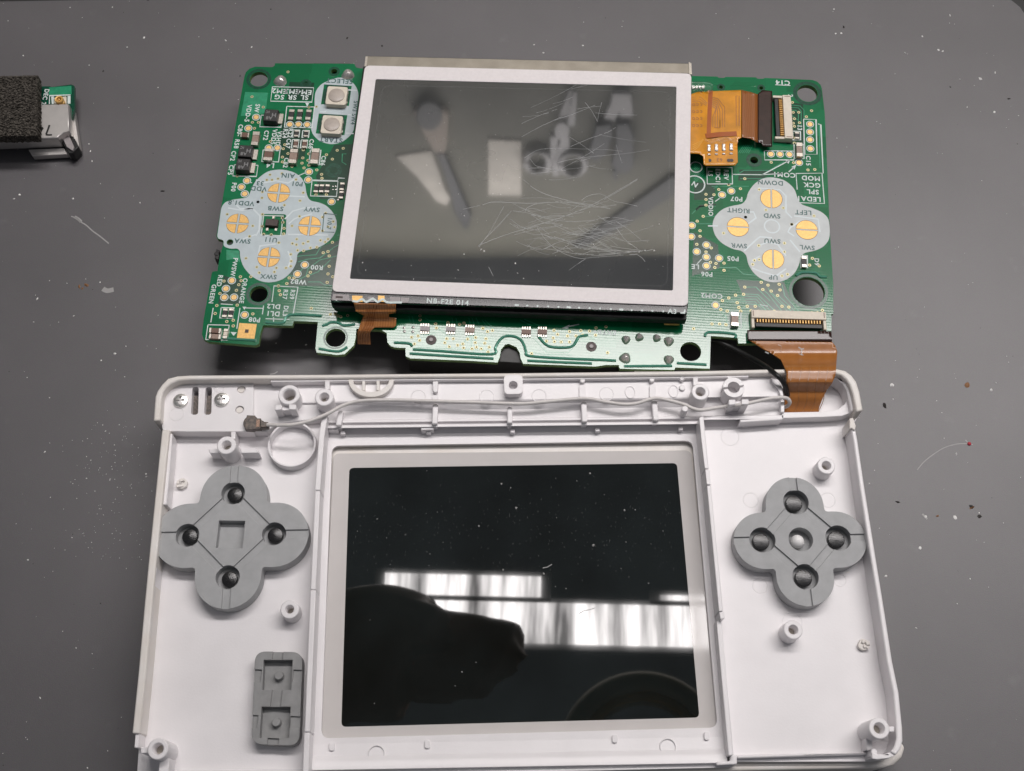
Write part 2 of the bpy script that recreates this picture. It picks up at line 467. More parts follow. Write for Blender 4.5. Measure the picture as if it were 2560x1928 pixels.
def tagit(o, label=None, cat=None, group=None, kind=None):
    if label: o['label'] = label
    if cat: o['category'] = cat
    if group: o['group'] = group
    if kind: o['kind'] = kind
    return o
def thing(name, loc, label, cat, group=None):
    o = bpy.data.objects.new(name, None)
    o.empty_display_size = .5
    o.location = loc
    COL.objects.link(o)
    return tagit(o, label, cat, group)
TL = {}
def base_loc(p):
    v = Vector((0, 0, 0))
    while p is not None:
        v += p.location; p = p.parent
    return v
def O(name, mb, m, parent=None, bevel=0., label=None, kind=None, seg=2):
    """link a builder's geometry (in place coordinates) as one object, child of parent"""
    me = mb.mesh(name, m) if isinstance(mb, MB) else mb
    o = bpy.data.objects.new(name, me)
    off = base_loc(parent)
    c = Vector((0, 0, 0))
    if me.vertices:
        xs = [v.co for v in me.vertices]
        c = Vector(((min(v.x for v in xs) + max(v.x for v in xs)) / 2, (min(v.y for v in xs) + max(v.y for v in xs)) / 2, min(v.z for v in xs)))
        me.transform(Matrix.Translation(-c))
    o.location = c - off
    COL.objects.link(o)
    o.parent = parent
    if bevel:
        b = o.modifiers.new('bevel', 'BEVEL'); b.width = bevel * .1; b.segments = seg; b.limit_method = 'ANGLE'; b.angle_limit = math.radians(40)
    if label: o['label'] = label
    if kind: o['kind'] = kind
    return o
def clone(src, name, parent, loc, rot=0., children=True):
    """copy of a finished part (mesh shared) at a world place"""
    o = src.copy(); COL.objects.link(o); o.parent = parent
    o.location = Vector(loc) - base_loc(parent)
    o.rotation_euler = (0, 0, rot)
    for ch in src.children:
        c = ch.copy(); COL.objects.link(c); c.parent = o
    return o
def cut(mb, cutters, m, name='cut'):
    """exact boolean difference, baked into a mesh"""
    def tmp(b):
        o = bpy.data.objects.new('tmp', b.mesh('tmp', None)); COL.objects.link(o); return o
    a = tmp(mb); cs = [tmp(c) for c in cutters]
    for c in cs:
        md = a.modifiers.new('b', 'BOOLEAN'); md.operation = 'DIFFERENCE'; md.object = c; md.solver = 'EXACT'
    dg = bpy.context.evaluated_depsgraph_get()
    me = bpy.data.meshes.new_from_object(a.evaluated_get(dg))
    for o in [a] + cs: bpy.data.objects.remove(o)
    me.polygons.foreach_set('use_smooth', [True] * len(me.polygons))
    me.set_sharp_from_angle(angle=math.radians(32))
    me.materials.clear(); me.materials.append(M[m])
    me.name = name
    return me

_tx = {}
def glyphs(txt, bold=.028, spacing=1.14):
    k = (txt, bold)
    if k not in _tx:
        cu = bpy.data.curves.new('t', 'FONT'); cu.body = txt; cu.size = 1.; cu.offset = bold; cu.space_character = spacing; cu.resolution_u = 3
        ob = bpy.data.objects.new('t', cu); COL.objects.link(ob)
        dg = bpy.context.evaluated_depsgraph_get()
        me = bpy.data.meshes.new_from_object(ob.evaluated_get(dg))
        vs = [v.co.copy() for v in me.vertices]; fs = [tuple(p.vertices) for p in me.polygons]
        bpy.data.objects.remove(ob); bpy.data.meshes.remove(me)
        x0, x1 = min(v.x for v in vs), max(v.x for v in vs); y0, y1 = min(v.y for v in vs), max(v.y for v in vs)
        _tx[k] = ([((v.x - (x0 + x1) / 2) / (y1 - y0), (v.y - (y0 + y1) / 2) / (y1 - y0)) for v in vs], fs)
    return _tx[k]
def text(mb, txt, x, y, h, z, rot, ang=BA, squash=1.):
    """lettering of cap height h (picture px) centred at px x,y; rot 0 upright, 180 upside down, -90 reads downwards"""
    vs, fs = glyphs(txt)
    a, b = sc(x, y, z)
    hm = h * (a if abs(rot) == 90 else b) * .1
    c = W(x, y, z); q = ang + math.radians(rot); ca, sa = math.cos(q), math.sin(q)
    mb.add([(c.x + (ca * vx * squash - sa * vy) * hm, c.y + (sa * vx * squash + ca * vy) * hm, z * .1) for vx, vy in vs], fs)

def OS(name, mbs, m, parent, **kw):
    """alike pieces, each an object of its own"""
    return [O(name, q, m, parent, **kw) for q in mbs]

# ================================================================ the bench
mb = MB()
top = [(-900, 8), (0, 4), (350, -2), (900, -12), (2440, -14), (2508, -10), (2530, 2), (2550, 18), (2572, 50), (2596, 120), (2660, 700)]
P = [W(x, y, 0) for x, y in top]
mb.prism(P + [Vector((40, -20, 0)), Vector((-50, -20, 0))], -2, 0)
tagit(O('bench_mat', mb, 'mat'), kind='structure')
mb = MB(); mb.prism([Vector((-150, -60)), Vector((150, -60)), Vector((150, 60)), Vector((-150, 60))], -20, -2.2)
tagit(O('bench_top', mb, 'desk'), kind='structure')

# ================================================================ console shell
ZF, ZR, ZE, ZL = 9.7, 14.3, 15.0, 8.9
right_side = [(2137, 1064), (2144, 1100), (2159, 1202), (2189, 1390), (2207, 1500), (2231, 1654), (2247, 1731), (2256, 1820), (2257, 1852), (2252, 1872), (2240, 1888), (2222, 1895), (2190, 1898)]
bottom = [(1843, 1899), (1843, 1912), (1791, 1914), (1280, 1926), (775, 1936), (345, 1946), (328, 1936)]
left_side = [(324, 1921), (330, 1834), (346, 1680), (362, 1500), (375.5, 1362), (399, 1130), (405, 1074)]
ear = [(383, 1053), (388, 991), (393, 978), (404, 962), (420, 946), (443, 940), (474, 938), (640, 937), (820, 936), (1026, 934), (1300, 932), (1562, 929), (1760, 926.5), (1917, 923), (2050, 922), (2093, 922), (2114, 927), (2129, 938), (2141, 954), (2149, 979), (2158, 1026)]
ear_in = [(401, 1051), (404, 992), (408, 980), (416, 969), (428, 959), (447, 951.5), (474, 949.5), (640, 948), (820, 946.5), (1020, 944), (1300, 942.5), (1560, 940), (1760, 937.5), (1917, 934), (2050, 933), (2085, 933.5), (2103, 938), (2115, 948), (2124, 962), (2132, 985), (2141, 1030)]
assert len(ear) == len(ear_in), (len(ear), len(ear_in))
outline = px(left_side[::1] + ear + right_side + bottom, ZR)
shell = thing('handheld_console', W(1280, 1430, 0), 'white handheld console opened up, folded lid with black screen under an inner half shell', 'game console')

# floor of the inner half shell with its display opening
hole = rnd(px([(830, 1115), (1731, 1102), (1794, 1819), (803, 1846)], ZF), 1.6)
mb = MB(); mb.prism(outline, 9.05, ZF, [hole])
O('floor_plate', mb, 'white', shell)

# side walls
def inset(pts, d): return [(x + d, y) for x, y in pts]
wl = left_side[1:]
mb = MB(); mb.strip(px(wl, ZR), px([(x + 19, y) for x, y in wl], ZR), 9.05, ZR)
O('side_wall', mb, 'cream', shell, bevel=.25)
wr = right_side[:11]
wr_in = [(2126, 1064), (2133, 1100), (2148, 1210), (2176, 1390), (2194, 1500), (2217, 1654), (2233, 1731), (2240, 1808), (2241, 1846), (2236, 1866), (2226, 1880)]
mb = MB(); mb.strip(px(wr, ZR), px(wr_in, ZR), 9.05, ZR)
O('side_wall', mb, 'white', shell, bevel=.25)
mb = MB(); mb.prism(px([(2226, 1880), (2240, 1888), (2222, 1896), (2192, 1899), (2180, 1897), (2180, 1880), (2192, 1886), (2210, 1886)], ZR - .4), 9.05, ZR - .4)
O('corner_wall', MB().prism(px([(2180, 1870), (2192, 1872), (2194, 1897), (2176, 1893)], ZR - .9), 9.05, ZR - .9), 'white', shell, bevel=.2)
O('corner_wall', mb, 'white', shell, bevel=.2)
# inner rails of the side walls
mb = MB(); mb.prism(px([(419, 1084), (431, 1084), (428, 1130), (417, 1262), (406, 1262), (416, 1130)], 13.4), ZF, 13.4)
O('inner_rail', mb, 'white', shell, bevel=.15)
mb = MB(); mb.prism(px([(380, 1418), (392, 1418), (383, 1500), (374, 1580), (362, 1690), (350, 1800), (346, 1870), (336, 1870), (350, 1690), (366, 1540)], 13.7), ZF, 13.7)
O('inner_rail', mb, 'white', shell, bevel=.15)
mb = MB(); mb.prism(px([(2124, 1046), (2133, 1044), (2140, 1064), (2138, 1076), (2128, 1070), (2124, 1074)], 14.8), ZF, 14.8)
O('corner_clip', mb, 'cream', shell, bevel=.15)

# hinge side rim, aged yellow
mb = MB(); mb.strip(px(ear, ZE), px(ear_in, ZE), 8.5, ZE)
O('hinge_rim', mb, 'cream', shell, bevel=.3)
mb = MB()                                        # inner lip of that rim between the ears
mb.prism(px([(676, 947), (1020, 943), (1300, 941.5), (1560, 939), (1760, 936.5), (1872, 934.5), (1872, 943), (1760, 945), (1560, 947.5), (1300, 950), (1020, 951.5), (676, 956)], 14.4), 12, 14.4)
O('rim_lip', mb, 'white', shell, bevel=.15)

# left ear plateau with slots and recesses
def block(pts, z0, z1): return MB().prism(px(pts, z1), z0, z1)
plate = block([(402, 1052), (405, 992), (410, 978), (419, 968), (432, 958), (450, 953), (634, 949), (634, 1079), (470, 1079), (408, 1078)], ZF - .2, 12.8)
cs = []
for x in (488, 521):
    cs.append(MB().prism(rnd(px([(x - 7, 968), (x + 9, 968), (x + 7, 1037), (x - 11, 1037)], 12.8), .7), 9, 14))
cs.append(MB().cyl(W(603, 974.5, 12.8), 11 * sc(603, 974, 12.8)[0], 12.3, 14))
cs.append(MB().cyl(W(599, 1025, 12.8), 11 * sc(603, 1025, 12.8)[0], 12.3, 14))
O('ear_plateau', cut(plate, cs, 'white'), None, shell)
for x in (489, 521):
    O('strap_bar', MB().prism(rnd(px([(x - 7, 985), (x + 9, 985), (x + 7, 1037), (x - 11, 1037)], 12.2), .3), 10, 11.3), 'dark_metal', shell)
for x, y in ((603, 974.5), (599, 1025)): O('recess_plug', MB().cyl(W(x, y, 12.4), 8.5 * sc(x, y, 12)[0], 12.2, 12.45), 'cream', shell)
def mark(x, y, r, z, name='ejector_mark'):
    q = r * sc(x, y, z)[0]; c = W(x, y, z)
    return O(name, MB().lathe(c, [(q - .22, z - .2), (q - .2, z + .012), (q - .02, z + .02), (q + .02, z - .2)], 30), 'white', shell)
mark(442, 1035, 19, 12.8); mark(549, 970, 13, 12.8)

def screw(x, y, r, z):
    a = sc(x, y, z)[0]; c = W(x, y, z); R = r * a
    head = MB().lathe(c, [(0.01, z - 1.2), (R, z - 1.2), (R, z - .25), (R * .93, z - .05), (R * .6, z + .08), (.01, z + .1)], 32)
    cs = [MB().box(c, R * 1.15, R * .3, z - .55, z + 1, SA + .05), MB().box(c, R * .3, R * 1.15, z - .55, z + 1, SA + .05)]
    o = O('screw', cut(head, cs, 'screw'), None, shell)
    O('cross_slot', MB().disc(c, R * .56, z - .52, 16), 'dark_metal', o)
    return o
screw(450.5, 1000.7, 19, 13.3); screw(553.5, 998, 19, 13.3)

# level between ear plateau and trough
O('hinge_step', block([(634, 949), (816, 947), (816, 1044), (690, 1060), (668, 1079), (634, 1079)], ZF - .1, 12.2), 'white', shell, bevel=.15)
O('hinge_step', block([(742, 955), (816, 954), (816, 1008), (742, 1008)], 12.1, 12.7), 'white', shell, bevel=.15)

# trough along the hinge: profile lofted from left to right
def yrow(f, x0, x1, ya, yb, z): return None
xs = [815, 1000, 1200, 1400, 1600, 1752]
def rowy(x, y): return y - (x - 1200) * .0115
prof = [(946, 13.35), (1000, 13.3), (1004, 13.1), (1010, 12.5), (1024, 11.7), (1046, 11.5), (1048, 12.1), (1053, 12.1), (1055, 11.4), (1059, 11.4), (1060, 12.2), (1066.5, 12.2), (1067.5, 9.6)]
mb = MB(); mb.loft([[W(x, rowy(x, y), z) for y, z in prof] for x in xs])
tr = O('hinge_trough', mb, 'white', shell)
for p in tr.data.polygons: p.use_smooth = False
xs = [1750, 1800, 1850, 1958]
prof = [(944, 13.35), (994, 13.3), (995, 12.2), (1005, 11.9), (1030, 11.5), (1040, 11.5), (1041, 12.4), (1050, 12.4), (1051, 9.6)]
mb = MB(); mb.loft([[W(x, y - (x - 1750) * .012, z) for y, z in prof] for x in xs])
tr = O('hinge_trough', mb, 'white', shell)
for p in tr.data.polygons: p.use_smooth = False
# ribs across the trough
for x, y0, y1, w_ in ((851, 1026, 1064, 14), (1088.5, 1009, 1060, 14), (1274.5, 1017, 1058, 13), (1459.5, 1004, 1055, 14), (1636, 1000, 1051, 14)):
    lean = (x - 1280) * .012
    O('trough_rib', block([(x - w_ / 2, y0 + 4), (x - w_ / 3, y0), (x + w_ / 3, y0), (x + w_ / 2, y0 + 4), (x + w_ / 2 + lean, y1), (x - w_ / 2 + lean, y1)], 9.7, 13.2), 'white_fine', shell, bevel=.2)
for x, y0, y1 in ((1088.5, 953, 981), (1456.5, 947, 957), (1630, 945, 955), (1705, 944, 951)):
    O('trough_rib', block([(x - 7, y0), (x + 7, y0), (x + 6, y1 - 3), (x + 3, y1), (x - 3, y1), (x - 6, y1 - 3)], 13, 14.3), 'white_fine', shell, bevel=.2)
for x in (1456, 1632):
    O('pill_boss', MB().prism(rnd(px([(x - 8, 961), (x + 8, 961), (x + 8, 995), (x - 8, 995)], 13.7), .8), 13, 13.7), 'white_fine', shell, bevel=.12)
O('pill_boss', MB().prism(rnd(px([(1080, 988), (1096, 988), (1096, 999), (1080, 999)], 13.6), .5), 13, 13.6), 'white_fine', shell, bevel=.1)
for x, y in ((1046, 992), (1217, 991), (1348, 990), (1516.5, 985)): mark(x, y, 19, 13.33)
for x, y in ((1575.5, 981), (1683.6, 978.6)):
    c = W(x, y, 13.3)
    mb = MB(); R = [Vector((c.x + math.cos(a) * .085, c.y + math.sin(a) * .115)) for a in [2 * PI * i / 24 for i in range(24)]]
    R2 = [Vector((c.x + math.cos(a) * .105, c.y + math.sin(a) * .135)) for a in [2 * PI * i / 24 for i in range(24)]]
    mb.prism(R2, 13.0, 13.42, [R])
    O('oval_recess', mb, 'white_fine', shell)
for x, y, r, z in ((1706, 969, 8, 13.8), (1712.5, 1022, 8, 15.2)):
    O('peg', MB().cyl(W(x, y, z), r * sc(x, y, z)[0], 11, z, 20), 'white_fine', shell, bevel=.15)
# small cubes hanging over the opening edge
for x, y in ((857, 1082), (1071, 1080), (1281.5, 1078), (1494, 1075), (1702, 1071)):
    O('stop_tab', block([(x - 6, y - 5), (x + 6, y - 5), (x + 6, y + 4), (x - 6, y + 4)], 9.6, 11), 'white_fine', shell, bevel=.15)
O('trough_foot', block([(1052, 1066), (1084, 1066), (1084, 1074), (1052, 1075)], 9.6, 11.9), 'white_fine', shell, bevel=.12)
O('trough_foot', block([(820, 1069), (846, 1069), (846, 1076), (820, 1076)], 9.6, 11.6), 'white_fine', shell, bevel=.12)

# microphone basket
zb = 14.6
arc = [(927.5 + 57 * math.cos(a), 949 + 44 * math.sin(a)) for a in [PI * i / 18 for i in range(19)]]
arc_in = [(927.5 + 45 * math.cos(a), 949 + 31 * math.sin(a)) for a in [PI * i / 18 for i in range(19)]]
mb = MB(); mb.prism(px(arc, zb) + px(arc_in[::-1], zb), 13, zb)
bk = O('microphone_basket', mb, 'cream', shell, bevel=.2)
for x in (909, 945):
    O('basket_bar', block([(x - 4, 947), (x + 4, 947), (x + 4, 977), (x - 4, 977)], 13, 14.3), 'cream', bk, bevel=.12)
# square screw block
sq = MB().prism(rnd(px([(1259, 938), (1307, 937), (1307, 985), (1261, 986)], 15.2), 1.0), 12, 15.2)
O('screw_block', cut(sq, [MB().cyl(W(1283, 963, 15.2), 11 * sc(1283, 963, 15)[0], 11, 18)], 'white'), None, shell)
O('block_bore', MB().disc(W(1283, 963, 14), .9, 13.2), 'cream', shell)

# round screw posts
def post(x, y, r, rh, z, z0=9.6, deep=2.6, m='white'):
    a = sc(x, y, z)[0]; c = W(x, y, z); R, Q = r * a, rh * a
    o = O('screw_post', MB().lathe(c, [(R * 1.04, z0), (R, z - .15), (R - .15, z), (Q * 1.28, z), (Q * 1.05, z - .3), (Q, z - deep), (.01, z - deep)], 40), m, shell)
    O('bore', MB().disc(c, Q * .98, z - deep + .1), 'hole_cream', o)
    return o
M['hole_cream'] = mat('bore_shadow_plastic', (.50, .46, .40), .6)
post(722.5, 987, 27, 14, 16.0, deep=3.6, m='white')
post(810.5, 993, 23.5, 10, 15.6)
post(1751, 979.5, 22.5, 10, 16.2)
post(566, 1113, 24, 10, 15.0)
post(724, 1523.6, 23.5, 9, 13.2)
post(394.5, 1872.5, 26, 12, 16.4)
post(2066, 1164, 22.5, 9.5, 13.2)
post(1983, 1574.5, 24, 10, 13.6)
post(2198, 1821, 26, 11.5, 16.4)
# split post
a = sc(1834, 968, 16)[0]; c = W(1834.5, 968.5, 16.2)
ring_ = MB().lathe(c, [(27 * a * 1.05, 11), (27 * a, 16.2), (15 * a, 16.2), (15 * a, 12), (27 * a * 1.05, 11)], 40)
O('split_post', cut(ring_, [MB().box(c, 70 * a, 5 * a, 14.2, 17, SA + .1)], 'white'), None, shell)
O('bore', MB().disc(c, 15 * a, 13.2), 'white_fine', shell)
# wire clips in front of the two big posts
for (x0, x1, y0, y1, xm) in ((687, 740, 1012, 1024, 715), (1822, 1872, 999, 1011, 1848)):
    mb = MB()
    mb.prism(px([(x0, y0), (x0 + 17, y0), (x0 + 17, y1), (x0, y1 + 2)], 16), 9.7, 16)
    mb.prism(px([(x1 - 18, y0 - 1), (x1, y0 - 1), (x1, y1), (x1 - 18, y1)], 16), 9.7, 16)
    mb.prism(px([(x0 + 12, y0 + 4), (x1 - 12, y0 + 4), (x1 - 12, y1 + 2), (x0 + 12, y1 + 2)], 15), 9.7, 15)
    O('wire_clip', mb, 'white_fine', shell, bevel=.12)
for x, y0, y1 in ((818, 953, 974), (1739, 944, 964), (1825, 942, 952)):
    O('post_web', block([(x - 6, y0), (x + 6, y0), (x + 6, y1), (x - 6, y1)], 12, 14.8), 'white_fine', shell, bevel=.12)
# webs of the other posts
O('post_web', block([(520, 1122), (548, 1122), (548, 1133), (524, 1133)], 9.6, 13.2), 'white_fine', shell, bevel=.15)
O('post_web', block([(600, 1121), (643, 1121), (647, 1132), (602, 1133)], 9.6, 13.2), 'white_fine', shell, bevel=.15)
O('post_web', block([(577, 1079), (589, 1079), (588, 1098), (578, 1098)], 9.6, 13.2), 'white_fine', shell, bevel=.15)
O('post_web', block([(351, 1868), (372, 1868), (372, 1883), (351, 1884)], 9.6, 15.2), 'white_fine', shell, bevel=.15)
O('post_web', block([(398, 1896), (424, 1896), (420, 1940), (396, 1940)], 9.6, 14), 'white_fine', shell, bevel=.15)
O('post_web', block([(2222, 1816), (2236, 1816), (2236, 1830), (2222, 1830)], 9.6, 15), 'white_fine', shell, bevel=.15)
O('post_web', block([(2164, 1846), (2180, 1846), (2182, 1876), (2166, 1876)], 9.6, 12.6), 'white_fine', shell, bevel=.15)
# ring wall beside the left rib
a = sc(728, 1107, 12)[0]; c = W(728, 1107, 12.6)
O('ring_wall', MB().lathe(c, [(61 * a, 9.6), (60.5 * a, 11.8), (60 * a, 11.9), (55.5 * a, 11.9), (55 * a, 11.8), (54.5 * a, 9.6)], 56), 'white_fine', shell)
# sheared pegs
for x, y in ((454, 1208.7), (2160.5, 1612)):
    mb = MB(); c = W(x, y, 10.6); R = 15 * sc(x, y, 10.6)[0]
    pts = [Vector((c.x + math.cos(q) * R * .1 * random.uniform(.82, 1.1), c.y + math.sin(q) * R * .1 * random.uniform(.82, 1.1))) for q in [2 * PI * i / 14 for i in range(14)]]
    mb.prism(pts, 9.6, 10.5)
    for k in range(5):
        mb.box((c.x + random.uniform(-.07, .07), c.y + random.uniform(-.07, .07)), random.uniform(.5, 1), random.uniform(.4, .9), 10.4, 10.5 + random.uniform(.1, .6), random.uniform(0, 3))
    O('sheared_peg', mb, 'cream', shell, bevel=.1)

# long ribs beside the display opening
O('display_rib', block([(806, 1036), (819, 1036), (811, 1090), (801, 1226), (787, 1226), (798, 1085)], 9.6, 14.6), 'white', shell, bevel=.15)
O('display_rib', block([(787.5, 1227), (800.5, 1227), (790, 1474), (776, 1474)], 9.6, 14.45), 'white', shell, bevel=.15)
O('display_rib', block([(776, 1475), (790, 1475), (775, 1830), (761, 1830)], 9.6, 14.6), 'white', shell, bevel=.15)
O('display_rib', block([(761, 1831), (774.5, 1831), (771, 1940), (757, 1940)], 9.6, 14.4), 'white', shell, bevel=.15)
O('display_rib', block([(1748, 1043), (1759, 1040), (1765, 1100), (1772, 1172), (1762, 1172), (1753, 1095)], 9.6, 14.6), 'white', shell, bevel=.15)
O('display_rib', block([(1763, 1173), (1774, 1173), (1777, 1212), (1767, 1212)], 9.6, 14.9), 'white', shell, bevel=.12)
O('display_rib', block([(1767, 1213), (1777, 1213), (1808, 1528), (1797, 1529)], 9.6, 14.6), 'white', shell, bevel=.15)
O('display_rib', block([(1798, 1530), (1810, 1529), (1812, 1546), (1801, 1549)], 9.6, 14.3), 'white', shell, bevel=.12)
O('display_rib', block([(1791, 1552), (1804, 1552), (1834, 1888), (1821, 1890)], 9.6, 12.8), 'white', shell, bevel=.15)
# front edge: ramp, glossy crease, stop bumps
mb = MB()
prof = [(1852, 9.75), (1882, 9.9), (1890, 10.35), (1897, 10.6), (1917, 10.7), (1922, 9.2)]
mb.loft([[W(x, y + (1280 - x) * .018, z) for y, z in prof] for x in (776, 1000, 1280, 1500, 1700, 1818)])
O('front_ramp', mb, 'white', shell)
O('front_bar', block([(1843, 1887), (2178, 1879), (2178, 1887), (1843, 1897)], 9.1, 10.9), 'white', shell, bevel=.4)
O('front_bar', block([(440, 1925), (757, 1922), (757, 1934), (440, 1937)], 9.1, 10.9), 'white', shell, bevel=.4)
O('front_tab', block([(1791, 1904), (1824, 1903), (1826, 1886), (1843, 1886), (1843, 1911), (1791, 1914)], 8.8, 11.2), 'white', shell, bevel=.2)
for x, y in ((830, 1866), (1069, 1860), (1538, 1846), (1768, 1839)):
    O('stop_bump', MB().prism(rnd(px([(x - 7, y - 10), (x + 6, y - 10), (x + 6, y + 11), (x - 7, y + 11)], 10.2), .4), 9.6, 10.25), 'white_fine', shell, bevel=.1)
mark(941, 1884, 21, 10.05); mark(1670, 1867, 21, 10.05)
for x, y, r in ((1825, 1092, 24), (1877, 1250, 20), (2070, 1250, 20), (1900, 1464, 20), (2100, 1450, 17), (1981, 1556, 26)): mark(x, y, r, ZF)
# right ear: pocket for the ribbon and its ledge
O('pocket_ledge', block([(1954, 1031), (2060, 1029), (2094, 1024), (2112, 1010), (2124, 992), (2128, 1032), (2106, 1040), (2060, 1043), (1954, 1046)], 9.5, 12.4), 'white', shell, bevel=.2)
O('pocket_ledge', block([(1850, 1049), (1956, 1044), (1956, 1050), (1850, 1057)], 9.5, 12.5), 'white', shell, bevel=.2)
O('pocket_wall', block([(2085, 933.5), (2103, 938), (2115, 948), (2124, 962), (2132, 985), (2139, 1024), (2128, 1030), (2122, 1000), (2116, 975), (2106, 958), (2094, 949), (2078, 945)], 9.6, 13.6), 'white', shell, bevel=.25)
O('pocket_wall', block([(1952, 1000), (1961, 1000), (1961, 1031), (1952, 1032)], 9.6, 13), 'white', shell, bevel=.15)
O('pocket_wall', block([(1928, 945), (1945, 951), (1954, 964), (1959, 990), (1952, 992), (1944, 970), (1930, 955)], 11, 14), 'white', shell, bevel=.15)

# folded lid below with its display lens
lid_out = px([(345, 1946), (326, 1921), (332, 1834), (364, 1500), (400, 1130), (396, 985), (440, 946), (1280, 936), (2090, 926), (2144, 980), (2160, 1202), (2209, 1500), (2233, 1654), (2257, 1820)], ZR)
lid_out += px([(2262, 1868), (2254, 1893), (2236, 1911), (2205, 1921), (1720, 1931), (1200, 1945), (700, 1960), (360, 1968)], 8)
mb = MB(); mb.prism(lid_out, 0.2, 8.4)
O('folded_lid', mb, 'cream', shell, bevel=1.2, seg=4)
lens = rnd(px([(834, 1134), (1727, 1126), (1797, 1822), (800, 1850)], ZL), 1.2)
scr = rnd(px([(873.3, 1170.2), (1692.2, 1158.1), (1748.4, 1794), (853.4, 1817.5)], ZL), .9)
mb = MB(); mb.prism(lens, 8.3, ZL, [scr])
lo = O('lens_border', mb, 'lens_grey', shell, bevel=.12)
mb = MB(); mb.sheet(scr, ZL - .004)
O('display_glass', mb, 'lens_black', shell, label='black glossy display glass')

# ================================================================ rubber pads
def union_outline(cs, fil, n=160):
    """outline of four overlapping lobes with filleted notches (polar sweep of a smooth union), world cm"""
    cx = sum(c[0] for c, r in cs) / len(cs); cy = sum(c[1] for c, r in cs) / len(cs)
    def f(x, y):
        d = [math.hypot(x - c[0], y - c[1]) - r * .1 for c, r in cs]
        k = fil * .1
        h = min(d)
        return h - k * math.log(sum(math.exp(-(q - h) / k) for q in d))
    out = []
    for i in range(n):
        a = 2 * PI * i / n; lo_, hi = 0., 5.
        for _ in range(40):
            m_ = (lo_ + hi) / 2
            if f(cx + math.cos(a) * m_, cy + math.sin(a) * m_) < 0: lo_ = m_
            else: hi = m_
        out.append(Vector((cx + math.cos(a) * lo_, cy + math.sin(a) * lo_)))
    return out
def seg_box(a, b, w_, z0, z1):
    a, b = Vector((a[0], a[1])), Vector((b[0], b[1])); d = b - a
    return MB().box((a + b) / 2, d.length * 10, w_, z0, z1, math.atan2(d.y, d.x))
def rubber_pad(name, label, lobes, lr, holes, hr, pills, pr, grp, left):
    zt = 13.0
    t = thing(name, W(*(sum(l[i] for l in lobes) / 4 for i in (0, 1)), ZF), label, 'rubber pad', grp)
    A = [(W(x, y, zt), lr * sc(x, y, zt)[0]) for x, y in lobes]
    body = MB().prism(union_outline(A, .55), 9.75, zt)
    H = [W(x, y, zt) for x, y in holes]; cs = []
    s = sc(*holes[0], zt)[0]
    for h in H: cs.append(MB().cyl(h, hr * s, 10.9, 15, 32, r1=hr * s * 1.02))
    cc = sum((h for h in H), Vector()) / 4
    gw = 20 * s
    for i in range(4):
        a, b = H[i], H[(i + 1) % 4]
        cs.append(seg_box(a + (b - a) * .16, b + (a - b) * .16, gw, zt - .38, 15))
        o = (H[i] - cc).normalized()
        cs.append(seg_box(H[i] + o * hr * s * .08, H[i] + o * (hr * s * .1 + 1.2), gw if left else gw * .9, zt - .38, 15))
    if left:
        cs.append(MB().prism(rpx(576.5, 1336, 66, 68, zt, .01), 11.3, 15))
    else:
        cs.append(MB().cyl(W(2002, 1348.5, zt), 30 * s, 10.6, 15, 32))
    O('pad_body', cut(body, cs, 'rubber'), None, t)
    for (x, y) in pills:
        zc = 11.9
        O('contact_pill', MB().lathe(W(x, y, zc), [(pr * s, 10.8), (pr * s, zc - .12), (pr * s * .93, zc), (pr * s * .6, zc + .12), (.01, zc + .17)], 28), 'carbon', t)
    if not left:
        O('centre_ball', MB().dome(W(1994.7, 1352.6, 12.2), 17 * s, 11.6, 1.5), 'ball', t)
    return t
rubber_pad('rubber_pad', 'large grey four lobed rubber pad with square hole in its middle, on the left', [(584.5, 1241.5), (468, 1339), (570, 1440), (688, 1336.5)], 83,
           [(582.7, 1233), (468, 1338.5), (569, 1443), (684.7, 1334.7)], 29, [(587, 1237), (474, 1341), (573.5, 1447.4), (688, 1338)], 19, 'four lobed rubber pads in the shell', True)
rubber_pad('rubber_pad', 'smaller grey four lobed rubber pad with round hole and white ball, on the right', [(1986.5, 1262), (1907, 1352), (2013, 1444), (2094, 1348.5)], 72,
           [(1989.8, 1255.4), (1906.4, 1350), (2014, 1442.4), (2096, 1345)], 31.5, [(1985, 1259), (1902.5, 1354), (2009, 1445.5), (2091, 1349)], 21, 'four lobed rubber pads in the shell', False)

t = thing('rubber_pad', W(693, 1746, ZF), 'dark grey rounded rubber strip with two square wells, below the left pad', 'rubber pad')
zt = 12.6
body = MB().prism(rnd(px([(638, 1628.5), (756.5, 1630.5), (748, 1864.8), (628, 1860.5)], zt), 2.0, 8), 9.75, zt)
cs = [MB().prism(px([(659, 1650), (731.5, 1650), (728, 1725), (656, 1725)], zt), 10.9, 15), MB().prism(px([(654, 1767), (726.5, 1767), (722.5, 1845), (649, 1845)], zt), 10.9, 15)]
for x, y, w_, h_ in ((695, 1636, 26, 26), (691, 1746, 26, 44), (682, 1858, 28, 24), (642, 1690, 22, 32), (745, 1690, 26, 30), (633, 1804, 22, 32), (738, 1806, 26, 30)):
    cs.append(MB().prism(rpx(x, y, w_, h_, zt, -.02), zt - .38, 15))
O('pad_body', cut(body, cs, 'rubber_dark'), None, t)
for x, y in ((696.4, 1688.5), (690, 1805.5)):
    s = sc(x, y, 12)[0]
    O('peg', MB().lathe(W(x, y, 12.1), [(12.5 * s, 10.8), (10.5 * s, 12.0), (10 * s, 12.1), (.01, 12.1)], 24), 'rubber_dark', t)

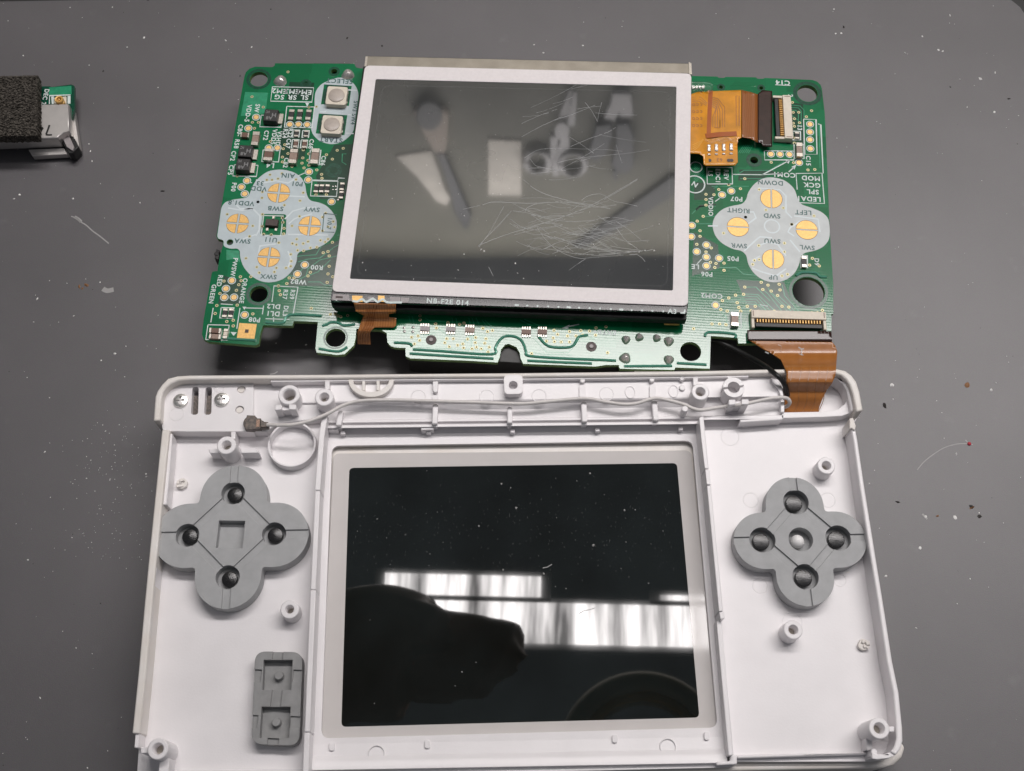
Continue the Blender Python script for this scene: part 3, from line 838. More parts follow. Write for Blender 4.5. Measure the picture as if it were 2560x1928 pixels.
# ================================================================ circuit board
ZB = 10.0
bo = [(614.5, 181), (624, 171.6), (638.5, 166.8), (657.7, 167.5), (680.5, 168), (686.5, 164.4), (687.7, 158.4), (885.8, 159.6), (890.6, 169.2), (900, 171), (1728, 190), (1792.9, 191.6), (1797, 194.5), (1810, 195), (1814, 192.5), (1890, 193.5), (1894, 197), (1908, 197), (1912, 195), (2030.6, 200), (2043, 204.5), (2051, 212), (2054.6, 221.6), (2061.8, 282.9), (2069, 441.4), (2074, 568), (2083.3, 714), (2083.3, 784.5), (2078.5, 786), (2079, 856), (1846, 859), (1844, 845), (1777, 840), (1774.5, 922), (1688.4, 919), (1686, 925), (1549, 922), (1547, 912.7), (1515.8, 912.7), (1489, 916.5), (1307.8, 909.6), (1301.6, 897), (1299.5, 882.5), (1291, 868), (1272.5, 859.8), (1263, 861.7), (1252.6, 874), (1249.4, 893), (1244, 906.4), (1173.5, 902), (1025.9, 896), (1014.4, 890.8), (1013.4, 870), (990.5, 869), (978, 865.9), (968.7, 856.5), (966.6, 832.6), (953, 825), (891, 822), (888.6, 847), (884.5, 863.8), (861.6, 885.6), (840.8, 887.7), (820, 884.6), (792, 881.8), (788.6, 872), (794.6, 805), (734.5, 803), (731, 814.6), (657.7, 813.4), (651.7, 831.4), (646.9, 860), (638.5, 863.8), (520.8, 854), (508.8, 848), (505, 836), (508.8, 800), (529, 685), (531.6, 679), (543.6, 677.7), (549.6, 639), (556.8, 615), (558, 601), (543.6, 597), (541, 591), (552, 524), (580, 362), (610.9, 192)]
bh = [(646.9, 198, 22.5), (646.9, 735.3, 22.5), (839, 844.6, 25.5), (834, 426, 9.5), (835.4, 178.8, 8), (764.6, 210, 7), (574.9, 605.7, 7.5), (2018.6, 233.6, 25.5), (2021.5, 729, 40.5), (1726.6, 879, 26.5), (1885.3, 400.5, 10), (1802.5, 218, 5), (1903, 220, 5)]
board = thing('circuit_board', W(1300, 520, 0), 'green handheld console circuit board with gold button contacts, lying above the shell', 'circuit board')
mb = MB(); mb.prism(px(bo, ZB), ZB - 1.1, ZB, [cpx(x, y, r, ZB) for x, y, r in bh])
bd = O('board', mb, 'board', board)
bd.data.materials.append(M['edge'])
for p in bd.data.polygons:
    if abs(p.normal.z) < .5: p.material_index = 1
# slot housings under it
mb = MB(); mb.prism(px([(1017, 888), (1243, 905), (1308, 909), (1500, 914), (1545, 913), (1545, 700), (1010, 700)], 8.8), .3, 8.8)
O('cartridge_slot', mb, 'black', board, bevel=.3)
mb = MB(); mb.prism(px([(880, 158.5), (780, 158), (780, 230), (1700, 250), (1700, 192), (900, 173)], 8.8), .3, 8.8)
O('card_slot', mb, 'black', board, bevel=.3)
mb = MB(); mb.prism(px([(541, 622), (549, 626), (546, 650), (536, 646)], 8.8), 6, 8.8); mb.cyl(W(541, 634, 8.9), .5, 7, 8.9, 16)
O('power_slider', mb, 'black', board, bevel=.1)
O('power_jack', MB().prism(px([(1586, 926), (1684, 926), (1682, 931), (1660, 932), (1588, 932)], 9.2), 4, 9.2), 'cream', board)

M['track'] = mat('glossy_glint_track', (.10, .34, .24), .22, spec=.9, metal=.25)
ZT, ZS, ZG, ZK = ZB + .02, ZB + .03, ZB + .055, ZB + .045    # copper lines, overprint, gold, lettering
# pale overprints
pl = [(553, 522), (556, 514), (564, 505), (583, 499), (600, 497), (620, 494), (628, 475), (636, 456), (653, 439), (672, 427), (703, 423), (734.5, 430), (754, 444), (763, 461), (766, 485), (774, 502), (799, 506.6), (816, 514), (833, 531), (842.6, 553), (841, 577), (828, 598.5), (806.6, 615), (780, 623.7), (751, 628.5), (743, 636), (741.7, 656), (729.7, 679), (710.5, 697), (689, 705), (667, 707), (645.7, 701.7), (624, 687), (607, 665.7), (600, 641.7), (600, 627), (593, 621), (576, 622.5), (558, 616), (560, 601), (546, 597), (543, 591)]
h_u11 = rnd(px([(657, 535), (716, 536), (715, 588), (650, 588)], ZS), .6)
def keep(pts, z): return rnd(px(pts, z), 1.4, 3)
mb = MB(); mb.sheet(keep(pl, ZS), ZS, [h_u11, cpx(574.9, 605.7, 8.5, ZS)])
O('pale_overprint', mb, 'patch', board)
ps = [(825.8, 199), (850, 193), (874, 199), (890.6, 216), (897, 235), (894, 256), (890, 285), (883.5, 329), (874, 341), (854.6, 356.6), (828, 362), (799.4, 354), (782.6, 338), (776.6, 321.7), (780, 303), (787, 275), (786, 249.7), (788.6, 228), (801.8, 211)]
sw_holes = [rpx(841, 238, 70, 50, ZS, BA), rpx(829, 311, 72, 50, ZS, BA)]
mb = MB(); mb.sheet(keep(ps, ZS), ZS, sw_holes)
O('pale_overprint', mb, 'patch', board)
pr = [(1929.7, 442.6), (1963, 450), (1987, 472.6), (1993, 494), (2001.8, 511), (2028, 519.4), (2054.6, 530), (2071, 545), (2075, 575), (2073, 600.5), (2058, 618), (2038, 627), (2012, 632), (2002, 640), (1999, 658.5), (1987.5, 683.7), (1964.8, 701), (1937, 707.6), (1907, 701), (1884, 683.7), (1870, 661), (1866, 638), (1854, 627), (1831, 623), (1803.5, 608), (1788, 590.4), (1780, 565), (1785.7, 542), (1805, 523), (1829, 514.6), (1855, 511), (1866, 499), (1869.7, 482), (1884, 460.6), (1905.7, 446)]
mb = MB(); mb.sheet(keep(pr, ZS), ZS)
O('pale_overprint', mb, 'patch_r', board)

# copper lines under the mask
mb = MB(); md = MB(); mh = MB()
def tr(lst, w_, dst, z=ZT):
    for pl_ in lst: dst.ribbon(px(pl_, z), w_)
tr([[(843, 588), (870, 588)], [(726, 645), (750, 640), (790, 637), (806, 610)], [(745, 655), (770, 648), (800, 645), (830, 622), (850, 610)],
    [(770, 705), (800, 705), (812, 713), (850, 716)], [(768, 690), (795, 680), (826, 650)], [(745, 700), (765, 690), (770, 672), (800, 650), (842, 640)],
    [(720, 690), (740, 690), (760, 668)], [(730, 708), (748, 702)], [(1838, 440), (1860, 426), (1935, 426)], [(1833, 437), (1905, 437), (1960, 404)],
    [(1850, 447), (1920, 447)], [(1779, 466), (1872, 466)], [(1784, 471), (1800, 465)], [(1730, 535), (1748, 516), (1790, 516)], [(1758, 541), (1795, 541)], [(1730, 560), (1780, 560)],
    [(1745, 559), (1783, 559)], [(1972, 262), (2000, 265), (2010, 275), (2010, 310)], [(1972, 268), (1996, 270), (2003, 278), (2003, 320)], [(1972, 275), (1990, 276), (1996, 284), (1996, 320)], [(1972, 288), (1982, 290), (1994, 300)],
    [(1798, 669), (1840, 669), (1858, 685), (1900, 690)], [(1865, 718), (1890, 718), (1925, 752)], [(1859, 735), (1895, 737), (1935, 775)], [(1842, 740), (1893, 742), (1928, 780)], [(1825, 748), (1890, 748), (1922, 782)], [(1810, 753), (1888, 755), (1915, 785)],
    [(1906, 722), (1920, 735), (1960, 785)], [(1920, 720), (1928, 735), (1975, 785)], [(1930, 733), (1985, 785)], [(1945, 738), (1995, 785)], [(1955, 712), (1962, 740), (2003, 785)],
    [(1855, 772), (1870, 760), (1900, 762), (1920, 782)], [(1797, 772), (1815, 792), (1818, 810)],
    [(1022, 790), (1026, 806)], [(1030, 790), (1034, 806)], [(1062, 795), (1075, 803), (1112, 803)], [(1130, 795), (1133, 812)], [(1140, 795), (1143, 812)], [(1172, 795), (1176, 812)], [(1180, 795), (1186, 812)], [(1190, 795), (1198, 812)],
    [(1205, 800), (1222, 822)], [(1212, 800), (1232, 820)], [(1093, 818), (1118, 838)], [(1060, 840), (1090, 832)], [(1150, 865), (1180, 835)], [(1178, 870), (1178, 840)], [(1190, 860), (1182, 840)],
    [(1040, 868), (1230, 877)], [(980, 855), (1030, 858)], [(1335, 845), (1365, 880), (1420, 882), (1440, 860), (1448, 850)], [(1320, 880), (1360, 886), (1430, 888)], [(1330, 892), (1540, 900)],
    [(1447, 845), (1470, 842), (1490, 850)], [(1300, 800), (1330, 815)], [(1310, 798), (1350, 815)], [(866, 385), (856, 385), (855, 405), (866, 412)], [(720, 215), (725, 250)],
    [(660, 600), (690, 602)], [(2030, 300), (2048, 310), (2050, 420)]], .16, mb)
for k in range(11): mb.ribbon(px([(1735, 408 + k * 5), (1757 + k * .5, 384 + k * 5)], ZT), .12)
for k in range(6): mb.ribbon(px([(1846 + k * 5, 383), (1860 + k * 4.6, 362)], ZT), .12)
O('copper_lines', mb, 'trace', board, kind='stuff')
# wide green/dark copper areas


mq = MB()
for pts in ([(613, 230), (670, 232), (664, 283), (640, 288), (602, 290)], [(566, 625), (597, 627), (600, 655), (584, 648), (566, 650)]):
    mq.sheet(px(pts, ZB + .012), ZB + .012)
O('copper_area', mq, 'trace', board, kind='stuff')
dk = [[(836, 362), (900, 360), (880, 470), (850, 500), (800, 498), (790, 440)], [(702, 300), (760, 302), (768, 360), (760, 400), (700, 395)], [(724, 205), (786, 207), (780, 250), (716, 250)], [(560, 690), (605, 700), (600, 760), (545, 760)],
      [(735, 640), (850, 600), (836, 715), (720, 715)], [(1735, 455), (1790, 460), (1785, 500), (1735, 500)], [(1965, 255), (2008, 260), (2010, 365), (1965, 360)], [(1735, 580), (1795, 612), (1800, 670), (1730, 690)], [(1840, 700), (1960, 705), (1990, 785), (1880, 785)], [(1848, 424), (1930, 424), (1938, 434), (1848, 436)], [(1846, 439), (1920, 439), (1900, 450), (1846, 452)]]
for pts in dk: md.sheet(px(pts, ZB + .008), ZB + .008)
tr([[(1786, 478), (1780, 482), (1780, 492)], [(1740, 525), (1752, 515), (1790, 511)]], .5, md)
O('bare_areas', md, 'trace_d', board, kind='stuff')
tr([[(640, 450), (660, 457), (690, 452), (720, 458), (736, 448)], [(570, 520), (605, 526), (630, 520), (650, 540), (648, 575), (640, 590)], [(590, 512), (600, 522), (632, 522)], [(715, 490), (762, 492)], [(712, 548), (732, 528), (760, 520), (790, 518)], [(722, 560), (735, 548), (742, 545), (780, 535)], [(720, 586), (820, 588)], [(645, 640), (650, 615), (690, 610)], [(720, 628), (728, 650), (720, 668)], [(602, 600), (640, 586)], [(1850, 530), (1884, 530), (1890, 545), (1870, 560)], [(1895, 470), (1950, 475), (1965, 490), (1965, 530), (1980, 545)], [(1985, 540), (2045, 548), (2050, 580)], [(1860, 628), (1890, 600), (1900, 592), (1930, 595)], [(1895, 615), (1920, 605), (1945, 612), (1965, 640)], [(1985, 590), (1970, 580), (1975, 570), (2000, 553)], [(2000, 630), (1975, 600)], [(1880, 670), (1905, 680), (1940, 690), (1965, 672)], [(1795, 565), (1770, 565)], [(1900, 640), (1880, 652)], [(800, 280), (815, 280)], [(870, 287), (888, 288)], [(870, 225), (893, 226)], [(865, 333), (884, 334)]], .32, mh, ZS + .012)
mh.ring(W(1930, 566, ZS), 1.45, 1.75, ZS + .012, 28)
O('overprint_ridges', mh, 'patch_hi', board, kind='stuff')

# lettering and box lines
ms, mi = MB(), MB()
H = 12
for s_, x, y, r, *h in [('EM2', 698.5, 228, 180), ('EM3', 730, 229, 180), ('EM4', 760.5, 230.5, 180), ('SG', 698.5, 243, 180), ('SR', 730, 243.5, 180), ('SL', 761, 244, 180),
        ('SW', 643, 271, -90), ('VDD-5', 620.5, 283, -90), ('C80-', 600, 326, -90), ('R58', 592, 360, -90), ('CP2', 583, 390, -90), ('CP5', 577, 425, -90),
        ('C72', 665, 338.5, -90), ('VDD5', 685, 342, -90), ('VSHD', 697, 346, -90), ('R24', 713, 334, -90), ('R22', 726, 333, -90), ('C67', 721, 359, -90), ('C68', 778, 360, -90),
        ('L4', 675.5, 414, 180), ('C82', 715, 407, -90), ('C86', 808, 402, -90), ('P00', 584.5, 468, -90),
        ('PWSW', 585.5, 668, -90), ('RED', 549.5, 702, -90), ('GREEN', 531.5, 735, -90), ('ORANGE', 608.5, 727, -90), ('R39', 731, 736.5, -90), ('R37', 713, 736.5, -90), ('DL3', 714, 777.5, -90),
        ('DL2', 684, 766.5, 180), ('DL1', 684, 784.5, 180), ('P08', 636, 799.7, 180), ('R00', 792, 669, 180), ('WB2', 746.5, 705, 180),
        ('C14', 1957, 207, 180), ('13', 1999.5, 320, -90), ('2', 1976.5, 239.5, -90), ('REV', 1815.5, 437.5, -90), ('EDC1', 1795, 439, -90), ('LS', 1776, 434, -90), ('COM1', 1962, 437.5, 180), ('MOD', 2027, 446, 180), ('GCK', 2029.5, 463, 180),
        ('SPL', 2032, 480, 180), ('LEDA1', 2023.5, 497.7, 180), ('C15', 2021, 402, -90), ('P07', 1841, 497.7, 180), ('VDDIO', 1777, 516, -90),
        ('P05', 1832.5, 647, 180), ('P06', 1767, 686, 180), ('LE', 1738, 667, 180), ('COM2', 1779.5, 740, 180), ('D9', 2042, 655, -90), ('EXTB+', 1511.5, 831, 180), ('P3', 1990, 792, 180, 8)]:
    text(ms, s_, x, y, h[0] if h else H, ZK, r)
for s_, x, y, r in [('SELECT', 848.5, 203, 180), ('START', 827, 350.5, 180), ('SW3 SW4', 886, 282, -90), ('VDD1.8', 603.5, 508, 180), ('33', 650.5, 458.5, 180), ('VDD', 647, 472, 180), ('AIN', 721, 439.5, 180), ('P01', 744, 460, 180),
        ('SWB', 689, 521.5, 180), ('SWY', 779, 524, 180), ('U11', 678, 599.7, 180), ('SWA', 606, 603, 180), ('SWX', 671, 692, 180), ('1/0.7', 823.5, 560, -90),
        ('DOWN', 1926, 457, 180), ('RIGHT', 1846, 526.6, 180), ('LEFT', 2008, 531.5, 180), ('SWD', 1930, 540, 180), ('SWR', 1847.5, 614.5, 180), ('SWU', 1931, 603, 180), ('SWL', 2018, 619, 180), ('UP', 1933, 693.7, 180)]:
    text(mi, s_, x, y, 11.5, ZK + .005, r)
LW = .2
def ln(pts, m_=ms, w_=LW, z=ZK): m_.ribbon(px(pts, z), w_)
def frame(x0, y0, x1, y1, slant=-.14, m_=ms):
    """box line following the board's own axes; slant = sideways drift per px down at the left end"""
    k = slant * (1280 - x0) / 700; h = y1 - y0; d = (x1 - x0) * .024
    ln([(x0, y0), (x1, y0 + d), (x1 + k * h, y1 + d), (x0 + k * h, y1), (x0, y0)], m_)
for f_ in ((681, 217, 784, 253), (717, 266, 786, 318), (653, 288, 706, 317), (733, 325, 749, 343), (757, 326, 773, 344), (731, 349, 747, 370), (753, 350, 769, 370), (776, 375, 802, 412), (658, 375, 700, 404), (586, 412, 645, 440), (780, 452, 845, 490),
           (659, 539, 708, 588), (553, 769, 585, 795), (520, 812, 573, 849)): frame(*f_)
ln([(684, 805), (684, 793)]); ln([(732, 790), (745, 718), (685, 715), (680, 755)]); ln([(664, 797), (724, 799)]); ln([(656, 786), (659, 764)]); ln([(657, 771), (615, 770)]); ms.sheet(px([(606, 767), (616, 767), (611, 775)], ZK), ZK)
ln([(600, 770), (592, 822)]); ln([(533, 770), (527, 806)]); ln([(552, 760), (582, 762)]); ln([(745, 440), (768, 430)]); ln([(780, 450), (844, 452), (846, 445), (862, 446)]); ln([(610, 456), (630, 457)])
ms.sheet(px([(763, 257), (773, 258), (768, 267)], ZK), ZK); ms.sheet(px([(576, 830), (592, 831), (584, 840)], ZK), ZK)
# right half
def rf(x0, y0, x1, y1, m_=ms): ln([(x0, y0), (x1, y0 + 1), (x1 + (y1 - y0) * .03, y1), (x0 + (y1 - y0) * .03, y1), (x0, y0)], m_)
for f_ in ((2009, 298, 2040, 386), (1911, 377, 1984, 400), (1985, 360, 2009, 397), (1982, 328, 2001, 350), (1767, 418, 1830, 460), (2002, 638, 2018, 670), (1825, 780, 1852, 820)): rf(*f_)
ln([(2045, 310), (2052, 312), (2058, 433), (1990, 434), (1993, 474)]); ln([(2055, 433), (2061, 509), (2000, 507)])
ln([(1955, 434), (1905, 437), (1830, 436)]); ln([(1906, 437), (1970, 403)], w_=.25); ms.sheet(px([(1976, 399), (1964, 402), (1971, 410)], ZK), ZK); ln([(1972, 430), (1984, 419)], w_=.25); ms.sheet(px([(1991, 412), (1979, 417), (1986, 424)], ZK), ZK)
ln([(1788, 504), (1799, 496)]); ln([(1743, 660), (1754, 648)]); ln([(1900, 762), (1920, 766)])
ln([(1938, 212), (1976, 214)]); ms.ring(W(1737, 461, ZK), 2.0, 2.3, ZK, 24); text(ms, 'N', 1737, 461, 12, ZK, 150)
ms.ring(W(1740, 418, ZK), 1.2, 1.45, ZK, 20)
ms.sheet(px([(1404, 821), (1424, 812), (1420, 822)], ZK), ZK); ln([(1418, 817), (1448, 811)])
O('silkscreen_print', ms, 'silk', board, kind='stuff')
ln([(810, 534), (842, 537)], mi); ln([(810, 534), (806, 580), (836, 581)], mi)
O('overprint_lettering', mi, 'ink', board, kind='stuff')

# vias
mv, mh = MB(), MB()
vias = [(720, 180), (630, 242), (658, 268), (631, 306), (646, 306), (636, 321), (700, 305), (772, 268), (791, 267), (740, 310), (676, 354), (712, 362), (708, 372), (720, 384), (758, 375), (772, 385), (757, 395), (770, 401), (755, 408), (772, 413), (816, 387), (858, 371), (843, 376), (831, 398), (792, 425), (804, 436), (805, 446), (760, 420), (593, 440), (730, 416), (706, 393), (706, 405), (790, 487), (816, 487),
        (675, 437), (705, 434), (667, 450), (680, 450), (695, 447), (740, 449), (758, 482), (750, 502), (655, 495), (645, 505), (656, 480), (711, 513), (645, 505), (656, 536), (706, 545), (707, 556), (710, 571), (655, 566), (659, 586), (678, 587), (709, 585), (749, 541), (814, 533), (806, 543), (833, 554), (820, 567), (836, 568), (806, 577), (568, 536), (632, 565), (624, 591), (730, 565), (697, 607), (742, 598), (731, 609), (741, 612), (758, 609), (770, 604), (801, 601), (792, 618), (776, 620), (744, 626), (759, 627), (727, 636), (728, 653), (727, 666), (715, 670), (642, 668), (691, 670), (648, 682), (686, 680), (615, 646), (627, 692), (813, 605), (820, 598), (831, 606), (808, 632), (820, 629), (823, 640), (823, 666), (820, 685), (832, 692), (818, 706), (776, 681), (770, 690), (735, 695), (723, 695), (717, 709), (696, 715), (698, 727), (701, 737), (560, 703), (601, 692), (603, 702), (597, 712), (591, 726), (550, 734), (632, 785), (538, 784), (567, 804), (583, 801), (583, 815), (778, 771), (542, 764), (593, 763),
        (1981, 256), (2029, 277), (1997, 281), (1983, 281), (1986, 297), (1983, 308), (2016, 292), (1986, 316), (1999, 307), (1984, 345), (1986, 358), (2020, 425), (2037, 424), (1928, 406), (1984, 407), (1862, 447), (1797, 474), (1851, 472), (1765, 486), (1785, 487), (1822, 462), (1765, 499), (1765, 513), (1758, 541), (1743, 553), (1864, 543), (1915, 525), (1958, 520), (1898, 474), (2035, 540), (1980, 561), (1809, 583), (1864, 543), (1979, 561), (1961, 608), (1897, 614), (1961, 630), (1898, 649), (1886, 651), (1882, 661), (1955, 690), (1969, 686), (1750, 577), (1750, 591), (1742, 611), (1778, 620), (1765, 630), (1776, 656), (1790, 659), (1810, 658), (1787, 669), (1810, 676), (2031, 646), (2024, 663), (2048, 665), (1903, 706), (1920, 713), (1948, 711), (1862, 718), (1907, 724), (1928, 728), (1950, 725), (1944, 739), (1859, 736), (1839, 738), (1822, 745), (1806, 752), (1843, 757), (1847, 769), (1868, 766), (1888, 766), (1852, 778), (1878, 777), (1896, 778), (1936, 778), (1802, 774), (1818, 778), (1734, 822), (1780, 810), (1799, 810), (1815, 812), (2015, 782), (2030, 782), (2044, 782), (2056, 776), (1972, 768), (1955, 766),
        (826, 786), (838, 785), (845, 790), (852, 792), (869, 789), (1050, 800), (1050, 790), (1089, 810), (1091, 820), (1120, 807), (1160, 808), (1149, 811), (1207, 821), (1219, 829), (1231, 826), (1045, 840), (1029, 843), (1049, 851), (1036, 860), (1117, 847), (1133, 847), (1112, 857), (1169, 848), (1189, 844), (1215, 847), (1212, 858), (1188, 857), (1144, 863), (1157, 860), (1159, 870), (1191, 868), (1203, 872), (1180, 872), (1223, 868), (1220, 880), (1123, 867), (1385, 826), (1394, 836), (1383, 845), (1366, 853), (1386, 854), (1403, 855), (1419, 840), (1424, 829), (1440, 840), (1457, 838), (1424, 855), (1452, 827), (1474, 828), (1489, 838), (1329, 884), (1519, 882), (1490, 820), (1515, 817)]
for x, y in vias:
    c = W(x, y, ZK); mv.ring(c, .15, .34, ZK, 12); mh.disc(c, .16, ZK, 10)
O('via_rings', mv, 'via', board, kind='stuff')
O('via_bores', mh, 'hole', board, kind='stuff')
# masked rings round the small bosses
for x, y, r0, r1 in ((834, 426, 10, 21), (835.4, 178.8, 9, 14), (764.6, 210, 8, 14), (1885.3, 400.5, 11, 20), (646.9, 735.3, 24, 32), (2021.5, 729, 42, 49), (839, 844.6, 27, 31), (646.9, 198, 24, 31), (2018.6, 233.6, 27, 36), (1802.5, 218, 5.5, 10), (1903, 220, 5.5, 10)):
    a = sc(x, y, ZB)[0]; O('bare_ring', MB().ring(W(x, y, ZB), r0 * a, r1 * a, ZB + .015, 32), 'mask_dark', board)
for x, y in ((1077.9, 850.3), (1478.4, 867)):
    a = sc(x, y, ZB)[0]; c = W(x, y, ZB)
    o = O('guide_hole', MB().disc(c, 13.5 * a, ZB + .05, 28), 'ferrite', board)
    O('guide_pin', MB().cyl(c, 5 * a, ZB, ZB + .3, 16), 'grey_c', o)
# test pads: gold disc in a white ring
def tp_make():
    p = W(653, 293, ZB)
    o = O('test_pad', MB().cyl(p, .58, ZB + .01, ZG, 20), 'gold_pad', board)
    O('pad_ring', MB().ring(p, .70, .88, ZK, 20), 'silk', o)
    O('pad_gap', MB().disc(p, .70, ZK - .008, 20), 'mask_dark', o)
    return o
tps = [(640.4, 293.4), (621, 321), (724.5, 311.4), (746, 311.4), (768, 312), (672, 370), (693.7, 370), (772.5, 430), (770.6, 450), (617.6, 452), (603.7, 468), (612, 485), (829, 504.7),
       (762, 662.6), (743.7, 685.6), (579.7, 701.7), (565, 722), (561, 743.7), (585, 743.7), (611.6, 787.7),
       (2025, 311), (2025, 330.4), (2025, 349.6), (2025.8, 372), (1927, 385.6), (1950, 386), (1973.5, 386.6), (1997.5, 407), (1828, 478), (1805, 487.5), (1729.5, 564), (1728, 592), (1766, 613), (1741.8, 629.5), (1766, 643), (1797.7, 646), (1766, 665), (1789, 763.6)]
tp0 = tp_make(); d0 = tp0.location.copy(); p0 = W(653, 293, ZB)
for i, (x, y) in enumerate(tps):
    p = W(x, y, ZB) - p0
    o = tp0 if i == 0 else tp0.copy()
    if i:
        COL.objects.link(o)
        for ch in tp0.children:
            c = ch.copy(); COL.objects.link(c); c.parent = o
    o.location = d0 + Vector((p.x, p.y, 0))
# button contacts
def bcon(A, c, ca, sa):
    o = O('button_contact', MB().prism([Vector((c.x + ca * v.x - sa * v.y, c.y + sa * v.x + ca * v.y)) for v in A], ZB, ZG), 'gold', board)
    m_ = sum(A, Vector((0, 0))) / len(A); B_ = [v + (v - m_).normalized() * .012 for v in A]
    O('contact_edge', MB().sheet([Vector((c.x + ca * v.x - sa * v.y, c.y + sa * v.x + ca * v.y)) for v in B_], ZK), 'contact_line', o)
M['contact_line'] = mat('contact_outline', (.13, .085, .035), .5)
for x, y in ((696.6, 482.6), (594, 558.8), (774, 564.8), (672, 642.9)):
    a = sc(x, y, ZG)[0]; c = W(x, y, ZG); R = 27.5 * a * .1; g = 3.2 * a * .1
    for q in range(4):
        A = [Vector((g, g))] + [Vector((max(g, R * math.cos(t_)), max(g, R * math.sin(t_)))) for t_ in [PI / 2 * i / 12 for i in range(13)]]
        rot = BA + q * PI / 2; ca, sa = math.cos(rot), math.sin(rot)
        bcon(A, c, ca, sa)
for x, y, vert in ((1928.5, 496.6, 1), (1845, 567.4, 0), (2017, 574.8, 0), (1932.8, 647.9, 1)):
    a = sc(x, y, ZG)[0]; c = W(x, y, ZG); R = 26.5 * a * .1; g = 2.2 * a * .1
    for q in range(2):
        A = [Vector((max(g, R * math.cos(t_)), R * math.sin(t_))) for t_ in [-PI / 2 + PI * i / 20 for i in range(21)]]
        rot = BA + q * PI + (0 if vert else PI / 2); ca, sa = math.cos(rot), math.sin(rot)
        bcon(A, c, ca, sa)
mb = MB(); mb.prism(rpx(617, 828, 44, 38, ZG, BA), ZB, ZG)
o = O('ground_pad', mb, 'gold', board); O('pad_bore', MB().box(W(617, 828, ZG), .75, .75, ZG, ZG + .02, BA), 'ferrite', o)

# tact switches
for x, y in ((841.4, 239), (829.4, 311.5)):
    zt = 11.3; a, b = sc(x, y, zt); c = W(x, y, zt)
    o = O('tact_switch', MB().prism(rnd(rect(c, 51 * a, 45 * b, BA), .5, 3), ZB, zt), 'cream_conn', board, bevel=.1)
    O('switch_dome', MB().lathe(c, [(20.5 * a, zt - .05), (20 * a, zt + .16), (18.5 * a, zt + .22), (9 * a, zt + .27), (.02, zt + .28)], 28), 'switch_dome', o)
    for sx_ in (-1, 1):
        for sy_ in (-1, 1): O('switch_terminal', MB().box((c.x + sx_ * .215, c.y + sy_ * .125), .5, .55, ZB, zt - .7, BA), 'tin', o)
    mb = MB(); mb.box(W(x, y, ZB), 68 * a, 30 * b, ZB, ZB + .02, BA); O('switch_footprint', mb, 'mask_dark', board); mb = MB(); mb.prism(rect(W(x, y, ZB), 58 * a, 54 * b, BA), ZB, ZB + .025)
    O('switch_footprint', mb, 'mask_dark', board)

# small components
def smd(name, x, y, w_, h_, zt, body, tin=.24, vert=True, ang=BA):
    """ceramic/resistor body with tinned ends, picture size w_ x h_"""
    a, b = sc(x, y, zt); W_, H_ = w_ * a, h_ * b; c = W(x, y, zt)
    o = O(name, MB().box(c, W_ if vert else W_ * (1 - 2 * tin), H_ * (1 - 2 * tin) if vert else H_, ZB, zt, ang, .04), body, board)
    ca, sa = math.cos(ang), math.sin(ang)
    for s_ in (-1, 1):
        q = (H_ if vert else W_) * (.5 - tin / 2) * s_ * .1
        dx, dy = (-sa * q, ca * q) if vert else (ca * q, sa * q)
        O('end_terminal', MB().box((c.x + dx, c.y + dy), W_ * 1.04 if vert else W_ * tin, H_ * tin if vert else H_ * 1.04, ZB, zt + .03, ang, .05), 'tin', o)
    return o
for x, y in ((676.9, 288), (613.3, 377.5), (607, 411)):
    zt = 11.6; a, b = sc(x, y, zt); c = W(x, y, zt)
    o = O('tantalum_capacitor', MB().box(c, 37 * a, 31 * b, ZB, zt, BA, .12), 'chip', board, bevel=.12)
    mb = MB(); text(mb, 'A8', x - 4, y + 7, 8, zt + .02, 180); text(mb, 'H', x + 8, y, 10, zt + .02, 180); text(mb, 'IC', x - 8, y - 8, 6, zt + .02, 180)
    O('chip_marking', mb, 'chip_top', o, kind='stuff')
    mb = MB(); mb.box(W(x + 25, y + 8, 10.6), 10 * a, 24 * b, ZB, 10.5, BA)
    O('end_terminal', mb, 'tin', o)
for n_, x, y, w_, h_, zt, m_ in [('ceramic_capacitor', 733, 390, 19, 36, 11.0, 'ceramic'), ('ceramic_capacitor', 787, 390, 19, 38, 11.0, 'ceramic'), ('ceramic_capacitor', 638.5, 346, 17, 34, 10.9, 'ceramic'), ('inductor', 671, 386, 22, 30, 11.0, 'brown_c'),
        ('chip_resistor', 728, 286, 13, 25, 10.5, 'chip'), ('chip_resistor', 749, 286, 13, 25, 10.5, 'chip'), ('chip_resistor', 771, 286.5, 13, 25, 10.5, 'chip'), ('chip_resistor', 741, 333.5, 11, 16, 10.4, 'chip'), ('chip_resistor', 765, 334, 11, 16, 10.4, 'chip'),
        ('ceramic_capacitor', 739, 359, 11, 20, 10.5, 'brown_c'), ('ceramic_capacitor', 761, 360, 11, 20, 10.5, 'brown_c'), ('chip_resistor', 790.5, 471, 11, 20, 10.4, 'chip'), ('chip_resistor', 804, 471, 11, 20, 10.4, 'chip'), ('chip_resistor', 818, 471, 11, 20, 10.4, 'chip'),
        ('chip_resistor', 855, 466, 11, 19, 10.4, 'chip'), ('chip_resistor', 853, 487, 11, 19, 10.4, 'chip'), ('chip_resistor', 562, 782, 12, 22, 10.4, 'chip'), ('chip_resistor', 577, 782, 12, 22, 10.4, 'chip'),
        ('indicator_led', 563.5, 834, 11, 24, 10.6, 'cream_conn'), ('ceramic_capacitor', 1999, 374, 15, 35, 11.0, 'ceramic'), ('chip_resistor', 1993, 338.5, 11, 17, 10.4, 'chip'), ('diode', 2010.7, 654, 12, 28, 10.7, 'chip'), ('ceramic_capacitor', 1837.5, 798, 18, 34, 11.0, 'ceramic')]:
    smd(n_, x, y, w_, h_, zt, m_, .27)
